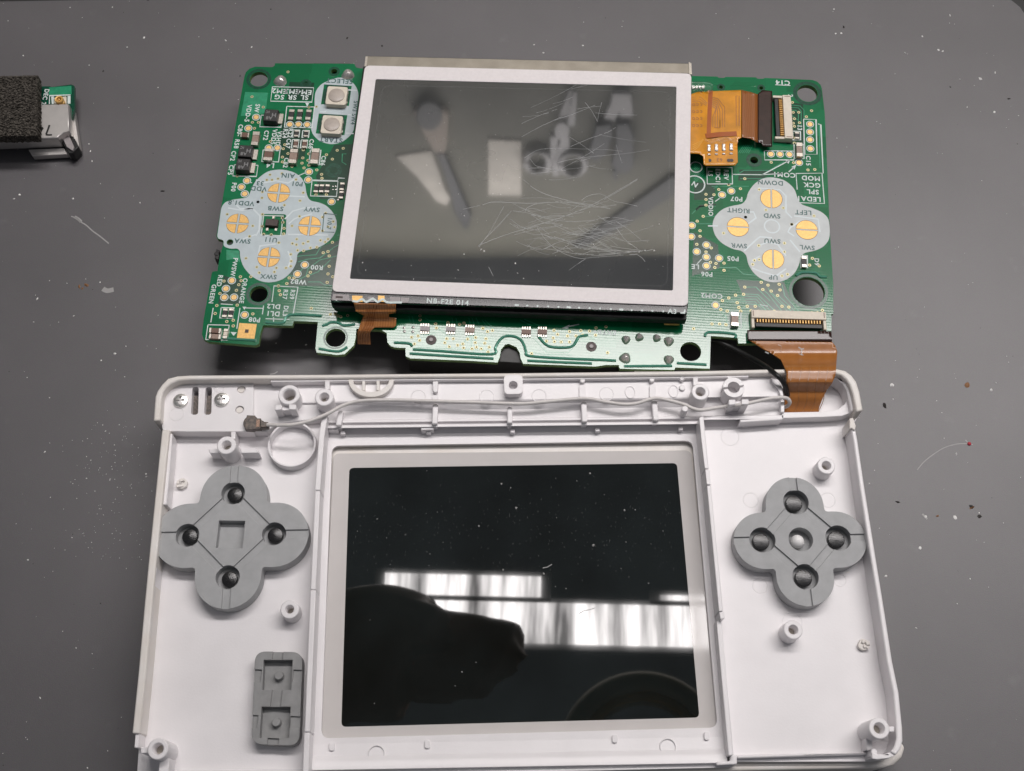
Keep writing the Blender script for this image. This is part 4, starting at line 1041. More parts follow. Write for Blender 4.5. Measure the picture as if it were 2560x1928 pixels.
for n_, x, y, w_, h_, zt, m_ in [('ceramic_capacitor', 612, 337, 22, 12, 10.8, 'brown_c'), ('indicator_led', 537.5, 826.5, 30, 12, 10.7, 'brown_c'), ('indicator_led', 537, 841, 30, 12, 10.7, 'ceramic')]:
    smd(n_, x, y, w_, h_, zt, m_, .2, False)
# transistor in the overprint window
x, y, zt = 679, 556, 10.9; a, b = sc(x, y, zt); c = W(x, y, zt)
o = O('transistor', MB().box(c, 32 * a, 17 * b, ZB + .1, zt, BA, .08), 'ferrite', board)
for dx, dy in ((-11, 17), (11, 17), (5, -13)): O('transistor_leg', MB().box(W(x + dx, y + dy, 10.2), .45, .75, ZB, 10.25, BA), 'tin', o)
# resistor networks near the bottom edge
for x, y, m_ in ((1062, 821, 'grey_c'), (1126.7, 822, 'grey_c'), (1174.6, 824, 'ceramic'), (1315.7, 829, 'brown_c'), (1356, 829, 'brown_c')):
    zt = 10.55; a, b = sc(x, y, zt); c = W(x, y, zt)
    o = O('resistor_network', MB().box(c, 24 * a, 12 * b, ZB, zt, BA, .04), m_, board)
    mb = MB()
    for k in range(4):
        for s_ in (-1, 1): mb.box(W(x - 9 + k * 6, y + s_ * 8 + (2 if s_ > 0 else 0), 10.2), 3.2 * a, 7 * b, ZB, 10.3, BA)
    O('network_terminal', mb, 'tin', o, kind='stuff')
mb = MB()
for x, y in ((1010, 820), (1011, 829), (1033, 819), (1032, 830), (845, 500)): mb.dome(W(x, y, 10), .35, ZB, .18, 10, 3)
for x in (832, 839):
    for y in (466, 474): mb.dome(W(x, y, 10), .22, ZB, .1, 8, 3)
O('solder_dots', mb, 'solder', board, kind='stuff')
# hand made solder joints
for x, y, r in ((701, 203, 15), (870, 187, 14.5), (1564.7, 850, 10.5), (1598, 844, 10), (1641.6, 846, 9.5), (1671.8, 854, 12), (1562.6, 896, 13.5), (1671.8, 900, 12)):
    a = sc(x, y, ZB)[0]; R = r * a; c = W(x, y, ZB)
    mb = MB(); n = 26
    pr_ = [(R * 1.08, ZB), (R, ZB + .12), (R * .9, ZB + .45), (R * .66, ZB + .85), (R * .36, ZB + 1.1), (R * .05, ZB + 1.18)]
    mb.lathe(c, pr_, n)
    for i, v in enumerate(mb.v):
        k = 1 + .09 * math.sin(3 * math.atan2(v[1] - c.y, v[0] - c.x) + x) * random.uniform(.6, 1.3)
        mb.v[i] = (c.x + (v[0] - c.x) * k, c.y + (v[1] - c.y) * k, v[2] + random.uniform(-.004, .004))
    O('solder_joint', mb, 'solder', board)

# connectors for the two ribbons
def zcon(x, y, z): return W(x, y, z)
def connector(cx_, cy_, along, length, n, sgn, ang):
    """cream zero-force connector: u runs along the contacts, v towards the ribbon"""
    c = W(cx_, cy_, 11); ua = ang + (PI / 2 if along else 0)
    u = Vector((math.cos(ua), math.sin(ua))); v = Vector((-u.y, u.x)) * sgn
    def B(mb, du, dv, lu, lv, z0, z1): mb.box((c.x + (u.x * du + v.x * dv) * .1, c.y + (u.y * du + v.y * dv) * .1), lu, lv, z0, z1, ua, .05); return mb
    L_ = length
    body = MB(); B(body, 0, -.9, L_, 1.9, ZB, 11.6)
    o = O('ribbon_connector', body, 'cream_conn', board, bevel=.08)
    for s_ in (-1, 1): O('end_cap', B(MB(), s_ * (L_ / 2 - .35), 1.0, .7, 2.3, ZB, 11.3), 'cream_conn', o, bevel=.08)
    for s_ in (-1, 1): O('connector_slot', B(MB(), s_ * (L_ / 2 - .45), -1.0, .3, 1.3, 11.5, 11.63), 'ceramic', o)
    mb = MB()
    for k in range(n): B(mb, (k - (n - 1) / 2) * (L_ - 2) / n, .42, (L_ - 2) / n * .5, .85, 10.4, 11.25)
    O('contact_row', mb, 'gold', o, kind='stuff')
    mb = MB(); B(mb, 0, .4, L_ - 1.6, .9, ZB, 10.5)
    O('contact_bed', mb, 'ferrite', o)
    mb = MB(); B(mb, 0, 1.35, L_ - 1.6, 1.0, 10.5, 11.15)
    O('latch', mb, 'black', o, bevel=.1)
    mb = MB()
    for k in range(n): B(mb, (k - (n - 1) / 2) * (L_ - 2) / n, -2.05, (L_ - 2) / n * .4, .5, ZB, 10.25)
    O('solder_leg', mb, 'tin', o, kind='stuff')
    return o
connector(1958, 295, True, 11.6, 19, 1, BA + .02)
connector(1971, 800, False, 15.4, 23, -1, BA + .035)

# lower edge tracks as glossy half-sunk tubes, added to catch the lamp glint
mb = MB()
for pl_ in ([(664, 806), (705, 808), (716, 793), (735, 787), (805, 790)], [(805, 815), (815, 812), (828, 806), (845, 807), (860, 814), (888, 811)], [(985, 857), (1022, 859), (1030, 866)], [(1032, 874), (1100, 878), (1228, 886), (1238, 870), (1246, 855), (1260, 842), (1283, 841), (1302, 850), (1311, 866), (1315, 880), (1322, 890), (1400, 896), (1500, 900), (1540, 902)],
            [(1024, 884), (1100, 889), (1234, 897)], [(1318, 902), (1400, 906), (1480, 909)], [(1838, 846), (1834, 835), (1772, 831), (1762, 842)], [(1692, 908), (1766, 912)], [(1990, 690), (2004, 682), (2038, 683), (2050, 692), (2066, 693)], [(640, 851), (530, 845)], [(797, 872), (845, 879), (868, 868)], [(1345, 840), (1372, 866), (1425, 868), (1441, 852), (1447, 842), (1470, 838)], [(1560, 916), (1680, 915)]):
    P = smooth([tuple(W(x, y, ZB + .02)) for x, y in pl_], 4); mb.tube([Vector(p) for p in P], .30, 8)
O('glint_track', mb, 'track', board, kind='stuff')
M_ = None

# ================================================================ touch screen module on the board
ZM = 15.3
lcd = thing('touchscreen_module', W(1300, 460, 10), 'scratched touch screen panel with white bezel lying on the green board', 'touchscreen')
fo = [(912.4, 163.6), (1728.5, 184), (1720, 765), (829.5, 729)]
touch = [(939.3, 198), (1691, 216.9), (1682.2, 726.5), (874.5, 697)]
# steel tray behind
tray = [(917, 139.8), (1728.5, 158.6), (1731, 190), (1722, 700), (840, 690), (908, 190)]
mb = MB(); mb.prism(px([(917, 139.8), (1728.5, 158.6), (1729, 184), (1290, 175), (912, 165)], 14.2), 11.2, 14.2)
O('steel_tray', mb, 'steel', lcd, bevel=.2)
OS('tray_lip', [MB().prism(px([(1722, 155), (1728.5, 158.6), (1729.5, 186), (1723, 186)], 14.4), 11.2, 14.4), MB().prism(px([(914, 141), (919, 141), (916, 166), (911, 166)], 14.35), 11.2, 14.35)], 'tin', lcd)
mb = MB(); mb.prism(px([(908, 166), (1727, 187), (1720, 770), (829, 737)], 14.5), 11.0, 14.5)
O('backlight_case', mb, 'black', lcd, bevel=.2)
strip = [(829, 727), (1719, 763), (1718, 783), (826, 752)]
mb = MB(); mb.prism(px(strip, 15.0), 14.1, 15.0)
O('glass_ledge', mb, 'black_gloss', lcd, bevel=.12)
mb = MB(); mb.prism(px([(826, 754), (1717, 785), (1716, 800), (836, 768)], 13.4), 11.3, 13.4)
O('lower_case', mb, 'black', lcd, bevel=.2)
mb = MB(); mb.prism(rnd(px(fo, ZM), 1.2, 6), 14.5, ZM, [rnd(px(touch, ZM), .35, 4)])
O('bezel', mb, 'bezel', lcd, bevel=.22)
mb = MB(); mb.sheet(rnd(px(touch, ZM), .33, 4), ZM - .12)
gl = O('touch_glass', mb, 'touch', lcd, label='hazy scratched touch glass')
inner = [(957, 213), (1676, 230), (1668, 716), (892, 688)]
mb = MB(); P = rnd(px(inner, ZM - .1), 2.0, 8); P = [Vector((p.x, p.y, (ZM - .105) * .1)) for p in P]
mb.ribbon(P, .22, True)
O('film_edge', mb, 'smudge', lcd)
mb = MB()
text(mb, 'NB-F2E 014', 1119.5, 754.6, 13, 15.03, 0); text(mb, 'A3', 1680, 778.3, 12, 15.03, 0)
for i, x in enumerate([1292, 1318, 1344, 1370, 1396, 1422, 1448, 1474, 1500, 1527, 1553, 1579, 1605, 1631, 1658]):
    y = 763 + (x - 1292) * .0425
    if i in (0, 5, 10): mb.prism(rnd(rpx(x, y, 11, 5, 15.03, BA), .15, 3), 15.0, 15.03)
    else: mb.disc(W(x, y, 15.03), .22, 15.03, 10)
mb.sheet(px([(1701, 784), (1713, 784.5), (1714, 774), (1710, 774), (1709, 781), (1701, 780.5)], 15.03), 15.03)
mb.ribbon(px([(838, 738), (834, 748), (843, 751)], 15.03), .25)
O('panel_print', mb, 'silk', lcd, kind='stuff')
for x0, x1, m_ in ((880.5, 906, 0), (945, 961, 0)): O('bond_contact', MB().prism(px([(x0, 739), (x1, 740), (x1 + 1, 755), (x0, 754)], 15.06), 15, 15.06), 'gold', lcd)
for pts in ([(920, 742), (934, 743), (935, 755), (920, 755)], [(975, 742), (1000, 743), (1001, 755), (975, 755)], [(833, 735), (872, 737), (874, 752), (831, 749)], [(1002, 744), (1024, 745), (1020, 757), (1002, 757)]):
    O('bond_contact', MB().prism(px(pts, 15.04), 15, 15.04), 'grey_c', lcd)
mb = MB(); mb.ribbon(smooth([W(x, y, 15.1) for x, y in ((881, 752), (893, 754), (905, 748), (916, 755), (932, 747), (944, 755), (957, 748), (968, 756), (999, 756), (1005, 757))], 3), .45)
O('bond_glue', mb, 'silk', lcd)
mb = MB(); mb.prism(px([(839, 740), (857, 741), (857, 746), (839, 745)], 15.05), 15.0, 15.05)
O('alignment_window', mb, 'ferrite', lcd)

def film(name, pts, zf, m, parent, thick=.12, cuts=3):
    """thin film following zf(px, py) mm, outline in picture points"""
    me = bpy.data.meshes.new(name); bm = bmesh.new()
    # resample outline
    out = []
    for i in range(len(pts)):
        a, b = Vector(pts[i]), Vector(pts[(i + 1) % len(pts)]); k = max(1, int((b - a).length / 9))
        out += [a + (b - a) * j / k for j in range(k)]
    # grid of inner points, clipped to the outline
    x0, x1 = min(p.x for p in out), max(p.x for p in out); y0, y1 = min(p.y for p in out), max(p.y for p in out)
    from mathutils.geometry import delaunay_2d_cdt
    extra = []
    def inside(x, y):
        r = False; j = len(out) - 1
        for i in range(len(out)):
            if (out[i].y > y) != (out[j].y > y) and x < (out[j].x - out[i].x) * (y - out[i].y) / (out[j].y - out[i].y) + out[i].x: r = not r
            j = i
        return r
    y = y0 + 4
    while y < y1:
        x = x0 + 4
        while x < x1:
            if inside(x, y): extra.append(Vector((x, y)))
            x += 9
        y += 6
    V, E_, F, *_ = delaunay_2d_cdt(out + extra, [(i, (i + 1) % len(out)) for i in range(len(out))], [], 1, .05)
    mb = MB(); mb.add([W(p.x, p.y, zf(p.x, p.y)) for p in V], F)
    o = O(name, mb, m, parent)
    s = o.modifiers.new('solid', 'SOLIDIFY'); s.thickness = thick * .1; s.offset = 0
    for p in o.data.polygons: p.use_smooth = True
    return o
def lerp(v, *kn):
    for (a, fa), (b, fb) in zip(kn, kn[1:]):
        if v <= b:
            if v <= a: return fa
            t = (v - a) / (b - a); t = t * t * (3 - 2 * t)
            return fa + (fb - fa) * t
    return kn[-1][1]
film('digitizer_film', [(884.5, 757), (989.5, 761), (989.5, 782.7), (973, 785), (972, 793), (990.5, 795), (990.5, 814), (984, 819), (936.5, 819), (930, 824), (925, 832.6), (927, 861.7), (894, 860.7), (893, 832.6), (901, 809.7), (909, 789), (889, 778.5)],
     lambda x, y: lerp(y, (757, 15.1), (775, 13.6), (800, 11.0), (822, 10.6), (862, 7.0)), 'flex_dig', lcd)
mb = MB()
for k in range(4): mb.ribbon([W(x, y, lerp(y, (757, 15.1), (775, 13.6), (800, 11.0), (822, 10.6), (862, 7.0)) + .1) for x, y in smooth([(915 + k * 9, 764), (920 + k * 5, 785), (914 + k * 6, 812), (901 + k * 6.5, 835), (899 + k * 7, 859)], 5)], .3)
O('film_lines', mb, 'flex_brown', lcd, kind='stuff')
zf = lambda x, y: lerp(x, (1729, 13.4), (1790, 12.3), (1850, 12.4), (1895, 11.6), (1930, 11.0))
film('display_film', [(1722, 238), (1745, 230), (1853, 225.7), (1853, 345), (1845.7, 348), (1843, 362), (1844.5, 406), (1838, 413.7), (1765, 415), (1759, 411), (1758, 391), (1747, 385), (1722, 384)], zf, 'flex_orange', lcd)
film('display_film', [(1854, 225.7), (1877, 231), (1894, 236.5), (1894, 357), (1877, 347.5), (1854, 343)], zf, 'flex_brown', lcd)
film('film_stiffener', [(1894, 236), (1905.7, 226.4), (1930, 228.6), (1930, 367), (1907, 366), (1903, 358), (1894, 357)], lambda x, y: 11.3, 'stiff', lcd, .3)
mb = MB(); mg = MB()
def fl(pts, w_=.14, dst=None): (dst or mb).ribbon([W(x, y, zf(x, y) + .1) for x, y in pts], w_)
for k in range(3): fl([(1731, 243 + k * 5), (1752 - k * 2, 243 + k * 5), (1768 - k, 258 + k * 3)])
for k in range(6): fl([(1780 - k * .5, 243 + k * 4), (1795 - k, 247 + k * 5), (1812 - k * 6, 268 + k * 5), (1812 - k * 6, 318)])
fl([(1840, 240), (1841, 314), (1848, 314), (1848, 240), (1840, 240)]); fl([(1785, 318), (1800, 320), (1800, 300)])
for r in range(4):
    for k in range(3):
        c = W(1734 + k * 9, 261.5 + r * 17.5, 0); c = W(1734 + k * 9, 261.5 + r * 17.5, zf(1734 + k * 9, 0) + .1)
        mb.ring(c, .22, .36, c.z * 10, 12)
for k in range(4): fl([(1731, 363 + k * 5), (1746, 356 + k * 4), (1759, 348)], .2, mg)
O('copper_lines', mb, 'flex_trace', lcd, kind='stuff')
O('copper_lines', mg, 'flex_lite', lcd, kind='stuff')
for i, x in enumerate((1772.5, 1791, 1809.5, 1828)):
    y = 372 - i * .8; z = zf(x, y)
    O('solder_finger', MB().box(W(x, y - 2, z + .2), .85, 1.9, z, z + .35, BA, .1), 'solder', lcd, bevel=.1)
    O('solder_finger', MB().box(W(x, y + 14, z + .2), .8, .55, z, z + .3, BA, .1), 'solder', lcd, bevel=.1)
for x in (1774, 1822, 1829): O('film_hole', MB().disc(W(x, 401, zf(x, 401) + .12), .42, zf(x, 401) + .12, 14), 'ferrite', lcd)
mb = MB(); text(mb, '63', 1799, 400, 9, zf(1799, 400) + .12, 180)
O('film_print', mb, 'flex_trace', lcd, kind='stuff')
mb = MB(); mb.prism(px([(1727, 203), (1775, 204), (1783, 212), (1783, 224), (1727, 230)], 13.6), 12.9, 13.6)
o = O('clear_cap', mb, 'tape', lcd, bevel=.3)
mb = MB()
for k in range(4): mb.box(W(1734 + k * 8, 219, 12.5), .55, .6, 12.0, 12.6, BA)
O('driver_lead', mb, 'solder', lcd, kind='stuff')
# light guide lead crossing the film (red brown L shaped tape)
M['lead_tape'] = mat('red_brown_tape', (.40, .10, .02), .16, spec=.6, coat=.6, coat_r=.05)
mb = MB(); mb.ribbon([W(x, y, zf(x, y) + .16) for x, y in ((1776, 226), (1774, 250), (1772, 290), (1770, 340))], 1.15); O('lead_tape', mb, 'lead_tape', lcd); mb = MB(); mb.ribbon([W(x, y, zf(x, y) + .19) for x, y in ((1764, 340), (1800, 336), (1842, 334))], 1.2)
O('lead_tape', mb, 'lead_tape', lcd)
for y_, a_ in ((355, 0), (349, 1)):
    mb = MB(); mb.ribbon([W(x, y_ + 3 * math.sin(x * .22 + a_) - (x - 1760) * .05, zf(x, y_) + .3) for x in range(1762, 1846, 4)], .5)
    O('tape_edge', mb, 'tape', lcd)
mb = MB(); mb.prism(px([(1660, 803), (1700, 804), (1699, 811), (1661, 810)], 11.2), 10.6, 11.2)
O('solder_tab', mb, 'gold', lcd, bevel=.1)

# scratches and specks on the touch glass
ms, mf, md_ = MB(), MB(), MB(); zs = ZM - .1
def zz(x, y, s=.3797): return (880 + x * s, 440 + y * s)
def zr(x, y): return (1280 + x * .2401, 100 + y * .2401)
def scr_(pts, w_=.11, f=zz, dst=None):
    P = smooth([f(x, y) for x, y in pts], 8)
    P = [W(p.x + random.uniform(-.25, .25), p.y + random.uniform(-.25, .25), zs) for p in P]
    # broken line: skip some pieces
    a = 0
    while a < len(P) - 1:
        b = min(len(P) - 1, a + random.randint(4, 14)); (dst or ms).ribbon(P[a:b + 1], w_ * random.uniform(.5, 1.15)); a = b if random.random() < .75 else b + 1
for pts in ([(1060, 230), (1160, 245), (1260, 275), (1400, 298), (1560, 295), (1700, 272)], [(1140, 235), (1160, 205), (1240, 180), (1400, 175), (1540, 190), (1700, 215)], [(730, 220), (860, 190), (940, 172), (1150, 180), (1300, 172)], [(1130, 25), (1210, 90), (1320, 135), (1480, 175), (1580, 190)],
            [(1370, 165), (1480, 180), (1600, 205), (1740, 190)], [(835, 470), (880, 410), (960, 330), (1050, 230)], [(830, 465), (900, 380), (1000, 200)], [(840, 455), (990, 395), (1200, 330), (1400, 265), (1600, 180), (1880, 20)], [(1220, 340), (1260, 400), (1340, 480), (1480, 540), (1600, 535), (1880, 515)],
            [(1080, 430), (1180, 470), (1320, 485), (1500, 515), (1750, 510), (1920, 490)], [(1250, 385), (1420, 430), (1620, 470), (1850, 500), (1980, 485)], [(1330, 400), (1500, 450), (1700, 490), (1900, 495)], [(1420, 380), (1560, 400), (1700, 460), (1900, 490)], [(1740, 340), (1800, 420), (1880, 480)], [(1740, 300), (1830, 360), (1900, 420)],
            [(1510, 160), (1560, 130), (1640, 120), (1720, 165), (1800, 180), (1880, 200)], [(1880, 520), (1910, 540), (1930, 565)], [(1430, 620), (1500, 570), (1540, 545)], [(900, 600), (930, 660)]): scr_(pts, .095)
for pts in ([(610, 1110), (800, 1030), (1000, 960), (1080, 910)], [(470, 1280), (640, 1240), (900, 1210), (1200, 1180), (1430, 1145)], [(130, 1230), (260, 1150), (420, 1130), (700, 1135), (950, 1140), (1150, 1160)], [(760, 650), (830, 740), (890, 850)], [(1085, 1090), (1110, 1180), (1145, 1280)],
            [(100, 1010), (300, 900), (520, 800)], [(100, 870), (280, 790), (470, 720)], [(180, 1335), (330, 1335), (560, 1360)], [(190, 1240), (250, 1310), (340, 1330)], [(890, 840), (910, 740), (935, 650)], [(600, 1010), (740, 1100), (850, 1180)], [(960, 1660), (1120, 1570), (1300, 1460)], [(680, 720), (800, 700), (930, 690)]): scr_(pts, .075, zr)
for i in range(62):
    a, b = random.uniform(1000, 1650), random.triangular(120, 540, 460); l = random.uniform(120, 380); q = random.uniform(-.3, .35)
    scr_([(a, b), (a + l * .5, b + l * q * .5 + random.uniform(-55, 55)), (a + l, b + l * q)], .09, zz, mf)
for i in range(14):
    a, b = random.uniform(50, 1300), random.uniform(450, 1500); l = random.uniform(150, 500); q = random.uniform(-.7, .2)
    scr_([(a, b), (a + l * .5, b + l * q * .5 + 8), (a + l, b + l * q)], .08, zr, mf)
O('scratches', ms, 'scratch', lcd, kind='stuff')
O('scratches', mf, 'scratch2', lcd, kind='stuff')
def flake(mb, c, r, z):
    n = random.randint(4, 7); st = random.uniform(.4, 1); q0 = random.uniform(0, PI)
    pts = []
    for i in range(n):
        q = 2 * PI * i / n; x, y = math.cos(q) * r * random.uniform(.6, 1.1), math.sin(q) * r * st * random.uniform(.6, 1.1)
        pts.append((c.x + (x * math.cos(q0) - y * math.sin(q0)) * .1, c.y + (x * math.sin(q0) + y * math.cos(q0)) * .1, z * .1))
    top_ = (c.x, c.y, z * .1 + r * .045)
    mb.add(pts + [top_], [(i, (i + 1) % n, n) for i in range(n)])
for x, y, r in [(1075, 575, 3), (575, 418, 2), (738, 515, 2), (700, 620, 3), (1090, 640, 2.4), (1230, 625, 1.4), (1590, 450, 2.6), (2022, 317, 2), (70, 570, 2.5), (90, 620, 2), (405, 680, 2.6), (850, 485, 4), (870, 495, 3), (1565, 238, 2), (1635, 85, 1.5), (1695, 618, 1.2), (1555, 657, 1.2), (1445, 715, 1.3), (1340, 525, 1.5), (390, 590, 1), (1130, 675, 1.5), (680, 672, 1), (740, 262, 2.2), (720, 250, 1.6), (1990, 490, 3), (1930, 490, 2.6), (1890, 500, 2.6)]:
    flake(md_, W(*zz(x, y), zs), r * .085, zs)
for i in range(120):
    a = W(random.uniform(900, 1680), random.uniform(225, 705), zs); flake(md_, a, random.uniform(.02, .07), zs)
O('glass_specks', md_, 'dust_w', lcd, kind='stuff')

# ================================================================ hinge ribbon and cables
rb = thing('ribbon_cable', W(2000, 930, 10), 'wide brown ribbon cable from the board connector down into the right hinge ear', 'ribbon cable')
def zr2(x, y): return lerp(y, (850, 10.6), (885, 10.2), (925, 15.6), (950, 15.5), (985, 12.6), (1032, 10.4))
film('ribbon_film', [(1869, 849), (2078, 853), (2088, 865), (2093, 880), (2090.5, 918), (2088, 940), (2080, 958), (2066, 976.5), (2055, 999), (2049, 1015), (2045, 1031), (1960, 1033), (1962, 988), (1966, 954), (1966, 930), (1952, 900), (1930, 885), (1907, 873), (1884, 858)], zr2, 'flex_hinge', rb, .15)
film('ribbon_stiffener', [(1868, 826), (2078, 829), (2079.5, 854), (1869, 851)], lambda x, y: 10.75, 'stiff', rb, .3)
mb = MB()
for k in range(5):
    x = 1972 + k * 22
    mb.ribbon([W(a, b, zr2(a, b) + .12) for a, b in smooth([(x + 12, 905), (x + 8, 935), (x + 2, 965), (x - (k - 3) * 1.5, 1000), (x - 4 - k * 2.6, 1030)], 7)], .13)
mb.ribbon([W(a, b, zr2(a, b) + .12) for a, b in smooth([(1945, 862), (1953, 866), (1952, 880)], 5)], .22)
O('film_lines', mb, mat('amber_line', (.33, .14, .045), .3, spec=.6), rb, kind='stuff')
mb = MB()
for pl_ in ([(1996, 868), (2004, 873), (2010, 872)], [(2004, 873), (2004, 888)], [(1996, 885), (2009, 889)], [(1913, 880), (1922, 884)]): mb.ribbon([W(a, b, zr2(a, b) + .13) for a, b in pl_], .28)
O('film_scratch', mb, 'scratch', rb, kind='stuff')

bc = smooth([W(x, y, z) for x, y, z in ((1740, 834, 7.5), (1777, 846, 7.8), (1831, 870, 8.5), (1880, 896, 10.5), (1917, 918, 14.2), (1940, 937, 16.2), (1954, 950, 15.8), (1963, 966, 14.6), (1968, 984, 12.8), (1968, 1000, 11.4))], 8)
mb = MB(); mb.tube(bc, .5, 12)
tagit(O('black_cable', mb, 'wire_black'), 'thin black cable running from under the board over the hinge rim', 'cable')

ac = thing('antenna_cable', W(628, 1057, 13), 'thin grey wire along the hinge with a dark metal plug at its left end', 'cable')
wp = [(668, 1062, 15.2), (702, 1063, 15.8), (734, 1061.5, 16), (776, 1052, 15.8), (820, 1034, 15.2), (856.5, 1014.5, 14.6), (901.7, 1002.5, 14.3), (981, 1000.5, 14.2), (1082.5, 1003, 14.2), (1184, 1006, 14.2), (1300, 1009.5, 14.2), (1366.8, 1004.5, 14.2), (1458, 996.5, 14.2), (1508, 1004, 14.2), (1558, 1011, 14.2), (1594.6, 1008, 14.2), (1636, 996, 14.2), (1681.5, 1003.6, 14.2), (1714, 1013, 14.3), (1734, 1022, 14.3), (1756.5, 1025, 14.2), (1808.5, 1017, 14.2), (1850, 1012, 15.4), (1872, 1008, 15.0), (1926, 996.5, 14.8), (1955, 994.2, 14.6), (1969, 997, 14.2), (1974.6, 1006, 13.4), (1970, 1014, 12.2), (1962, 1018, 11.2)]
mb = MB(); mb.tube(smooth([W(*p) for p in wp], 6), .37, 10)
O('wire', mb, 'wire_grey', ac)
za = 14.4
mb = MB(); mb.prism(px([(617, 1038), (638, 1039), (638, 1046), (652, 1046), (653, 1053), (651, 1071), (636, 1072), (633, 1074), (612, 1073), (614, 1055)], za), 12.9, za)
pg = O('plug_shell', mb, 'dark_metal', ac, bevel=.15)
mb = MB(); c = W(628, 1058, 13.6); mb.cyl(c, 1.5, 12.85, 13.9, 24)
O('plug_cup', mb, 'dark_metal', ac, bevel=.12)
mb = MB(); mb.prism(px([(650, 1049), (658, 1052), (660, 1054), (671, 1055), (671, 1068), (650, 1069)], za + .3), 13.2, za + .3)
O('crimp_sleeve', mb, 'dark_metal', ac, bevel=.15)
mb = MB(); mb.prism(px([(641, 1049), (650, 1049), (649, 1067), (639, 1068)], za + .1), za - .1, za + .1)
O('crimp_tab', mb, mat('copper_tab', (.20, .13, .095), .35, metal=.6, var=.4, vscale=40), ac, bevel=.06)

# ================================================================ radio module at the left edge
rm = thing('radio_module', W(60, 290, 0), 'small metal shielded radio module with foam pad, at the far left on the mat', 'radio module')
def w0(x, y, z): return W(x * .16807, 150 + y * .16807, z)
def wp_(pts, z): return [w0(x, y, z) for x, y in pts]
zc = 5.6
mb = MB(); mb.prism(wp_([(-900, 700), (1030, 655), (1030, 1060), (965, 1075), (880, 1130), (860, 1160), (-900, 1215)], zc), 1.8, zc)
can = O('shield_can', mb, 'can', rm, bevel=.25)
mb = MB(); mb.prism(wp_([(1042, 700), (1092, 715), (1180, 1280), (1100, 1390), (1010, 1400), (960, 1290), (1046, 1090)], 2.6), .6, 2.6)
O('can_skirt', MB().prism(wp_([(420, 1335), (960, 1310), (1010, 1400), (480, 1430)], 2.0), .5, 2.0), 'can', rm, bevel=.15)
O('can_skirt', mb, 'can', rm, bevel=.15)
mb = MB(); mb.prism(wp_([(965, 1065), (1030, 1058), (1110, 1170), (1170, 1290), (1080, 1390), (1015, 1390), (940, 1260), (880, 1140)], 3.4), .4, 3.4)
O('can_corner_gap', mb, 'black', rm, bevel=.2)
mb = MB(); mb.prism(wp_([(920, 1140), (970, 1095), (1010, 1085), (1100, 1290), (1080, 1350), (990, 1290)], 3.9), 3.0, 3.9)
O('can_tab', mb, 'grey_c', rm, bevel=.15)
mb = MB(); mb.prism(wp_([(-600, 380), (560, 395), (740, 392), (770, 402), (1060, 365), (1105, 385), (1110, 720), (1060, 900), (-600, 900)], 4.0), 3.0, 4.0)
rbd = O('module_board', mb, 'mask_dark', rm)
mb = MB(); mb.prism(wp_([(730, 410), (1062, 385), (1065, 512), (730, 525)], 4.05), 4.0, 4.05)
O('copper_area', mb, 'trace', rm)
mb = MB()
def T0(txt, x, y, h, z, rot, dst, a=-.02): text(dst, txt, x * .16807, 150 + y * .16807, h, z, rot, a)
T0('DEC 2', 675, 550, 12, 4.08, -90, mb)
mb.ribbon(wp_([(735, 655), (738, 532), (1050, 520)], 4.08), .25)
mb.prism(wp_([(760, 545), (800, 543), (800, 655), (770, 655)], 4.08), 4, 4.08); mb.prism(wp_([(1005, 535), (1048, 533), (1048, 650), (1005, 650)], 4.08), 4, 4.08)
O('module_print', mb, 'silk', rm, kind='stuff')
mb = MB(); mb.prism(wp_([(800, 560), (985, 540), (985, 650), (805, 650)], 4.5), 4.0, 4.5)
O('connector_base', mb, 'cream_conn', rm, bevel=.1)
c = w0(878, 590, 6)
mb = MB(); mb.lathe(c, [(.95, 4.2), (.95, 5.2), (.80, 5.3), (.80, 5.5), (.98, 5.6), (.98, 6.1), (.85, 6.25), (.55, 6.2), (.5, 5.6), (.25, 5.6), (.24, 6.1), (.01, 6.15)], 28)
O('coaxial_socket', mb, 'gold', rm)
mb = MB()
for pl_ in ([(735, 968), (715, 1030), (685, 1108)], [(680, 1112), (722, 1116), (772, 1114)], [(560, 985), (585, 1005), (640, 1012)], [(640, 1012), (600, 1070), (552, 1128)], [(552, 1060), (600, 1064)]):
    mb.ribbon([w0(x, y, zc + .03) for x, y in smooth(pl_, 4)], .42)
O('marker_writing', mb, 'wire_black', rm, kind='stuff')
# foam pad: rough top
mb = MB(); n1, n2 = 70, 80; g = []
for j in range(n2 + 1):
    row = []
    for i in range(n1 + 1):
        x, y = -820 + i * (1390 / n1), 240 + j * (915 / n2)
        e = min(i, n1 - i, j, n2 - j)
        z = 8.6 + random.uniform(-.22, .22) - (1.0 if e == 0 else .25 if e == 1 else 0)
        row.append(w0(x + random.uniform(-4, 4) + (0 if e else random.uniform(-8, 4)), y + random.uniform(-4, 4) - (x * .02), z))
    g.append(row)
mb.loft(g)
b = len(mb.v); rim = [g[0][i] for i in range(n1 + 1)] + [g[j][n1] for j in range(1, n2 + 1)] + [g[n2][i] for i in range(n1 - 1, -1, -1)] + [g[j][0] for j in range(n2 - 1, 0, -1)]
mb.add(rim + [Vector((p.x, p.y, .56)) for p in rim], [(i, (i + 1) % len(rim), len(rim) + (i + 1) % len(rim), len(rim) + i) for i in range(len(rim))])
fo_ = O('foam_pad', mb, 'foam', rm)
for p in fo_.data.polygons: p.use_smooth = False

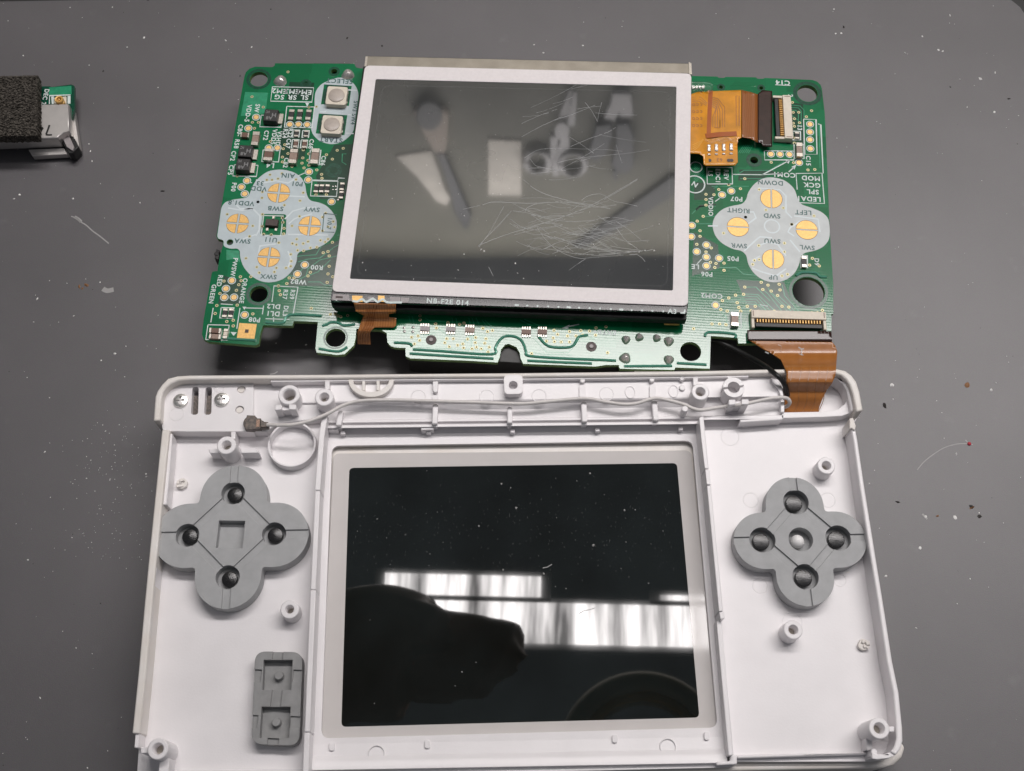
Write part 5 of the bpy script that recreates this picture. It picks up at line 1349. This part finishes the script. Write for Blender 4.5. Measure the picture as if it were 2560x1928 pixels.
# ================================================================ dust
mw, md_, mbn = MB(), MB(), MB()
def dust(mb, x, y, r, z=.02): flake(mb, W(x, y, z), r * .085, z)
for x, y, r in [(175, 19, 3), (281, 18, 2.4), (318, 118, 3), (360, 94, 5), (58, 139, 3.5), (223, 163, 3), (564, 101, 4), (629, 118, 4), (222, 360, 2.6), (230, 403, 3.5), (226, 378, 3), (183, 497, 4), (35, 497, 4), (49, 487, 4), (93, 747, 5), (287, 884, 4), (84, 805, 3), (184, 790, 3), (315, 866, 2.6), (350, 507, 3), (334, 490, 2), (250, 706, 3),
              (2085, 23, 3), (2103, 83, 4), (2089, 84, 3), (2375, 39, 5), (2306, 91, 4), (2263, 132, 4), (2346, 125, 4), (2357, 128, 4), (2399, 198, 4), (2452, 197, 7), (2488, 182, 5), (2418, 268, 4), (2486, 280, 4), (2230, 963, 6), (2391, 1135, 5), (2300, 1370, 4.5), (2388, 1294, 6), (2314, 1292, 5), (2233, 998, 2.4), (2490, 957, 3), (2478, 975, 5), (2215, 1440, 4), (2290, 1570, 3), (100, 1745, 4), (112, 1130, 4), (365, 1185, 3), (366, 1192, 3), (1335, 112, 4), (1359, 132, 4), (1457, 114, 3.5), (765, 862, 3), (70, 1400, 3), (190, 1620, 3)]:
    dust(mw, x, y, r)
mf_ = MB()
for i in range(420):
    x, y = random.uniform(0, 2560), random.uniform(0, 1928); dust(mw, x, y, random.choice((.8, 1., 1.2, 1.5, 2.)) * random.uniform(.7, 1.2))
for i in range(160):                                        # thicker on the left, next to the shell
    x, y = random.gauss(270, 60), random.uniform(1050, 1400); dust(mw, x, y, random.uniform(.6, 1.6))
def hair(mb, pts, w_): mb.ribbon([W(p.x, p.y, .04) for p in smooth(pts, 8)], w_)
hair(mf_, [(178, 541), (192, 546), (200, 554), (215, 563), (232, 578), (250, 591), (272, 609)], .28); hair(mf_, [(186, 542), (196, 548), (203, 555)], .7)
hair(mf_, [(2293, 1175), (2310, 1155), (2335, 1135), (2362, 1119), (2390, 1111), (2418, 1109)], .2); hair(mf_, [(2414, 1100), (2420, 1107), (2432, 1112)], .2); hair(mf_, [(2306, 1285), (2318, 1298)], .4)
hair(mf_, [(675, 936), (686, 934), (694, 929)], .25); hair(mf_, [(257, 722), (268, 727), (284, 724)], 1.1)
for x, y, r in [(407, 478, 8), (2109, 68, 6), (2522, 247, 6), (2212, 1014, 9), (2245, 1255, 7), (2429, 1267, 8), (2449, 1291, 6), (2376, 218, 4), (677, 23, 3), (370, 0, 4), (258, 178, 4), (600, 190, 5), (868, 95, 5), (955, 115, 4)]:
    dust(md_, x, y, r)
for i in range(90): dust(md_, random.uniform(0, 2560), random.uniform(0, 1928), random.uniform(.8, 2))
for x, y, r in [(198, 717, 7), (216, 713, 8), (206, 721, 5), (2418, 964, 9), (2344, 1290, 5), (2430, 1269, 8)]: dust(mbn, x, y, r)
tagit(O('pale_fibres', mf_, 'fibre'), kind='stuff'); tagit(O('dust', mw, 'dust_w'), kind='stuff'); tagit(O('grit', md_, 'dust_d'), kind='stuff'); tagit(O('brown_crumbs', mbn, 'dust_b'), kind='stuff')
mb = MB(); mb.dome(W(2423, 1110, 0), .42, 0, .35, 10, 4)
tagit(O('red_bead', mb, 'red'), 'tiny red bead at the end of a pale fibre right of the shell', 'bead')
# specks on the black display
mw = MB(); z = ZL + .01
def zb(x, y): return (780 + x * .2521, 1080 + y * .2521)
def zc_(x, y): return (1280 + x * .2622, 1080 + y * .2622)
for f_, l in ((zb, [(645, 862, 4), (1877, 515, 4.4), (1970, 555, 3), (2025, 750, 3.6), (1655, 932, 4), (1895, 1368, 3.6), (1138, 385, 2.6), (925, 1020, 2), (1243, 795, 1.6), (450, 985, 1.4), (875, 630, 1.4), (1130, 808, 1.6), (1300, 1095, 1.4), (1170, 1210, 2), (1140, 1190, 1.6), (740, 1050, 1.6), (1160, 1325, 1.8), (775, 1315, 1.5), (805, 1360, 1.4)]),
              (zc_, [(742, 395, 4), (618, 467, 2.4), (417, 442, 2), (40, 728, 3.6), (880, 597, 2), (1072, 745, 5), (775, 1080, 5), (302, 1350, 4), (1175, 742, 2.4), (605, 1030, 1.8), (1085, 1050, 2.6), (1325, 1068, 2), (1440, 945, 2), (1497, 565, 2), (1302, 1443, 2.6), (515, 1493, 2.4), (415, 1475, 1.8), (1115, 1382, 1.8), (1040, 1302, 1.6), (425, 818, 1.8), (1600, 770, 2)])):
    for x, y, r in l: flake(mw, W(*f_(x, y), z), r * .062, z)
for x, y, r in ((936, 1759, 3), (1190, 1656, 3), (1155, 1680, 3), (1138, 1715, 3), (925, 1550, 2)): flake(mw, W(x, y, z), r * .06, z)
for i in range(330):
    x, y = random.uniform(880, 1690), random.triangular(1180, 1460, 1330); k = random.uniform(.008, .02)
    p = W(x, y, z); mw.ribbon([p, p + Vector((random.uniform(-.008, .008), random.uniform(.008, .035), 0))], k)
for pts in ([(1357, 1420), (1368, 1418), (1380, 1411)], [(1448, 1534), (1460, 1527), (1476, 1524), (1487, 1520)]): mw.ribbon([W(p[0], p[1], z) for p in pts], .16)
O('display_specks', mw, 'fibre', shell, kind='stuff')

# ================================================================ what the glass mirrors: lamps overhead and the tool board behind the bench
YW = 660.
def mir(x, y, z=15.2):
    """place on the tool board seen mirrored in the touch glass at picture point x,y"""
    s = W(x, y, z) * 10; d = Vector((s.x, s.y, s.z - CAM_H)); d.z = -d.z
    k = (YW - s.y) / d.y
    return Vector(((s.x + d.x * k) * .1, 0, (s.z + d.z * k) * .1))
def hang(mb, pts, y0, y1):
    """outline on the tool board given by mirrored points, real thickness y0..y1 mm in front of it"""
    P = [mir(x, y) for x, y in pts]
    loop = [Vector((p.x, p.z, 0)) for p in P]; n = len(loop); tri = tessellate_polygon([loop])
    vs = [(p.x, (YW - y1) * .1, p.z) for p in P] + [(p.x, (YW - y0) * .1, p.z) for p in P]
    return mb.add(vs, [tuple(t) for t in tri] + [tuple(i + n for i in reversed(t)) for t in tri] + [(i, (i + 1) % n, n + (i + 1) % n, n + i) for i in range(n)])
def hung(name, parts, label, cat):
    o = thing(name, Vector((0, 0, 0)), label, cat)
    P = [mir(x, y) for x, y in parts[0][1]]
    o.location = (sum(p.x for p in P) / len(P), YW * .1, min(p.z for p in P))
    for nm, pts, y0, y1, m in parts:
        O(nm, hang(MB(), pts, y0, y1), m, o, bevel=1.)
    return o
mb = MB()
a, b = mir(874, 700), mir(1690, 622)
mb.add([(-110, YW * .1, -.2), (110, YW * .1, -.2), (110, YW * .1, b.z - (b.z - a.z) * -.6), (-110, YW * .1, a.z + 2), (-110, YW * .1 + 2, -.2), (110, YW * .1 + 2, -.2), (110, YW * .1 + 2, b.z - (b.z - a.z) * -.6), (-110, YW * .1 + 2, a.z + 2)], [(0, 1, 2, 3), (7, 6, 5, 4), (0, 4, 5, 1), (1, 5, 6, 2), (2, 6, 7, 3), (3, 7, 4, 0)])
tagit(O('tool_wall', mb, 'wallboard'), kind='structure')
def ell(cx_, cy_, rx, ry, n=20): return [(cx_ + rx * math.cos(2 * PI * i / n), cy_ + ry * math.sin(2 * PI * i / n)) for i in range(n)]
hung('screwdriver', [('handle', [(1031, 268), (1046, 262), (1108, 262), (1122, 277), (1118, 340), (1113, 372), (1088, 370), (1062, 330)], 0, 5, 'tooltan'), ('handle_end', ell(1074, 276, 33, 36), 5, 7, 'tooldark'),
        ('blade', [(1092, 372), (1112, 374), (1130, 420), (1160, 490), (1178, 530), (1172, 556), (1164, 568), (1152, 548), (1136, 520), (1126, 470), (1112, 425)], 0, 5, 'tooldark')], 'tan handled tool with dark tapering shaft mirrored in the left of the touch glass', 'hand tool')
hung('paper_sheet', [('sheet', [(989, 388), (1079, 374), (1094, 415), (1112, 470), (1128, 494), (1116, 511), (1090, 500), (1043, 440)], 0, 1.5, 'paper')], 'cream paper with slanting edge mirrored beside the dark tool shaft', 'paper')
hung('paper_sheet', [('sheet', [(1220, 345), (1304, 350), (1303, 487), (1221, 486)], 0, 1.5, 'paper')], 'upright cream paper mirrored in the middle of the touch glass', 'paper')
def band_ring(cx_, cy_, rx, ry, wd):
    o_ = ell(cx_, cy_, rx, ry, 24); i_ = ell(cx_, cy_, rx - wd, ry - wd, 24)
    return [o_[k] for k in range(24)] + [o_[0]] + [i_[0]] + [i_[k] for k in range(23, -1, -1)]
SCI = hung('scissors', [('blade', [(1422, 216), (1432, 217), (1420, 300), (1402, 300), (1396, 290)], 1, 3, 'toolsteel'), ('blade', [(1433, 217), (1443, 219), (1437, 305), (1418, 306)], 3, 5, 'toolsteel'), ('pivot', ell(1405, 316, 19, 22), 5, 6, 'toolsteel'),
        ('shank', [(1376, 332), (1396, 334), (1392, 375), (1372, 428), (1362, 424), (1376, 380)], 1, 4, 'toolsteel'), ('shank', [(1404, 334), (1424, 334), (1424, 370), (1396, 400), (1398, 434), (1382, 432), (1380, 410)], 1, 4, 'toolsteel'),
        ('shank', [(1368, 372), (1376, 374), (1372, 384), (1364, 382)], 1, 4, 'toolsteel')], 'steel scissors mirrored right of centre in the touch glass', 'scissors')
for cx_, cy_, rx, ry in ((1343, 394, 29, 26), (1432, 400, 31, 28)):
    mb = MB(); mb.tube([mir(*p) + Vector((0, YW * .1 - .4, 0)) for p in ell(cx_, cy_, rx, ry, 28) + ell(cx_, cy_, rx, ry, 28)[:1]], 3.2, 10, False)
    O('finger_ring', mb, 'toolsteel', SCI)
hung('pliers', [('jaw', [(1530, 222), (1578, 223), (1582, 282), (1552, 283), (1548, 270), (1536, 292), (1509, 286), (1526, 250)], 1, 5, 'toolsteel'), ('grip', [(1540, 296), (1572, 294), (1584, 330), (1583, 400), (1570, 420), (1545, 418), (1528, 400), (1540, 350)], 1, 7, 'tooldark'),
        ('grip', [(1490, 300), (1528, 296), (1530, 330), (1516, 372), (1490, 392), (1470, 380)], 1, 7, 'tooldark'), ('grip', [(1532, 418), (1546, 420), (1542, 444), (1536, 446)], 1, 4, 'tooldark')], 'dark gripped pliers mirrored at the upper right of the touch glass', 'pliers')
hung('strap', [('band', [(1680, 432), (1700, 440), (1690, 478), (1560, 560), (1460, 612), (1430, 612), (1500, 560), (1600, 490)], 1, 4, 'strap')], 'dark slanting strap mirrored across the lower right of the touch glass', 'strap')

def lamp(name, x0, x1, y0, y1, z, strength, ripple, label):
    o = thing(name, Vector(((x0 + x1) / 2, (y0 + y1) / 2, z + 6)), label, 'ceiling lamp')
    e = MB(); e.add([(x0, y0, z), (x1, y0, z), (x1, y1, z), (x0, y1, z)], [(3, 2, 1, 0)])
    me = e.mesh('diffuser', lamp_material(name + '_glow', strength, ripple))
    O('diffuser', me, None, o)
    h = MB(); h.add([(x0 - 2, y0 - 1, z + .6), (x1 + 2, y0 - 1, z + .6), (x1 + 2, y1 + 1, z + .6), (x0 - 2, y1 + 1, z + .6), (x0, y0, z + 7), (x1, y0, z + 7), (x1, y1, z + 7), (x0, y1, z + 7)], [(0, 1, 2, 3), (7, 6, 5, 4), (0, 4, 5, 1), (1, 5, 6, 2), (2, 6, 7, 3), (3, 7, 4, 0)])
    O('housing', h, 'lampbody', o)
def sky_at(x, y, zs_, zl):
    """place at height zl cm seen mirrored in a level surface zs_ mm high"""
    s = W(x, y, zs_); d = Vector((s.x, s.y, s.z - CAM_H * .1)); d.z = -d.z
    return s + d * ((zl - s.z) / d.z)
ZLMP = 200.
a = sky_at(960, 1600, ZL, ZLMP); b = sky_at(960, 1497, ZL, ZLMP); c = sky_at(960, 1484, ZL, ZLMP); d = sky_at(960, 1432, ZL, ZLMP)
lamp('ceiling_lamp', a.x, a.x + 150, a.y, b.y, ZLMP, LAMP_A, True, 'fluorescent ceiling lamp mirrored as a broad bright band in the black display')
e = sky_at(1352, 1484, ZL, ZLMP); f = sky_at(1650, 1484, ZL, ZLMP)
lamp('ceiling_lamp', c.x, e.x, c.y, d.y, ZLMP, LAMP_A, True, 'narrow ceiling lamp mirrored as the thin band at upper left in the black display')
lamp('ceiling_lamp', f.x, f.x + 60, c.y, d.y - 3, ZLMP, LAMP_A, True, 'narrow ceiling lamp mirrored at the right edge of the black display')
lamp('bench_lamp', -24, 95, 46.5, 59.5, 100, LAMP_B, False, 'long bench lamp below the tool wall glinting on the board edge and hinge plastic')

# hand that takes the picture: dark against the lamp in the black display
def hp(x, y, z): return sky_at(x, y, ZL, z)
def hand():
    t = thing('person', hp(900, 1650, 30), 'hand and dark sleeve mirrored as a dark shape in the black display', 'person')
    chains = [[(560, 1800, 27, 3.0), (700, 1715, 28.5, 2.8), (830, 1650, 30, 2.8), (950, 1632, 30.5, 3.0), (1040, 1650, 30.5, 2.8)],
              [(1050, 1600, 30.8, 1.2), (1120, 1588, 31, 1.05), (1190, 1592, 30.6, 1.0), (1250, 1604, 30, .85)],
              [(1050, 1620, 30.6, 1.2), (1140, 1612, 30.7, 1.1), (1225, 1602, 30.2, 1.0), (1290, 1608, 29.6, .9)],
              [(1040, 1650, 30.4, 1.2), (1130, 1650, 30.4, 1.1), (1215, 1642, 29.8, 1.0), (1275, 1650, 29.2, .85)],
              [(1020, 1680, 30.2, 1.1), (1100, 1692, 30, 1.0), (1165, 1696, 29.6, .9), (1215, 1706, 29, .75)],
              [(930, 1590, 30.2, 1.5), (1000, 1562, 29.4, 1.2), (1060, 1562, 28.8, 1.0), (1100, 1572, 28.4, .85)]]
    for i, ch in enumerate(chains):
        P = smooth([tuple(hp(x, y, z)) + (r,) for x, y, z, r in ch], 5)
        mb = MB(); mb.tube([Vector(p[:3]) for p in P], [p[3] * 10 for p in P], 16)
        e = P[-1]; mb.dome(Vector((e[0], e[1], e[2])), e[3] * 10, e[2] * 10 - .1, 4, 12, 4)
        yield t, i, mb
parts_ = list(hand()); t = parts_[0][0]
bod = MB()
for _, i, q in parts_: bod.add(q.v, q.f)
o = O('body', bod, 'skin', t)
rm_ = o.modifiers.new('join', 'REMESH'); rm_.mode = 'VOXEL'; rm_.voxel_size = .22; rm_.use_smooth_shade = True
sm_ = o.modifiers.new('soft', 'SMOOTH'); sm_.iterations = 6; sm_.factor = .5
mb = MB(); P = smooth([tuple(hp(x, y, z)) for x, y, z in ((380, 1930, 25.5), (560, 1820, 27), (720, 1722, 28.6))], 6); mb.tube(P, [36 - i * .5 for i in range(len(P))], 20)
O('sleeve', mb, 'sleeve', t)

# coiled lead hanging overhead, mirrored dimly at the lower right of the display
co = thing('lead_coil', hp(1600, 1880, 70), 'dim round coil mirrored at the lower right of the black display', 'cable coil')
M['coil'] = mat('coil_jacket', (.75, .66, .52), .5); M['coil_y'] = mat('amber_coil_jacket', (.80, .48, .12), .5)
for k, (rx, rr, m_) in enumerate(((186, .75, 'coil'), (150, .45, 'coil_y'), (134, .3, 'coil'))):
    mb = MB(); P = [hp(1606 + rx * math.cos(q), 1885 + rx * .98 * math.sin(q), 70 + k * .5) for q in [2 * PI * i / 48 for i in range(49)]]
    mb.tube(P, rr * 10, 12, False); O('coil_turn', mb, m_, co)
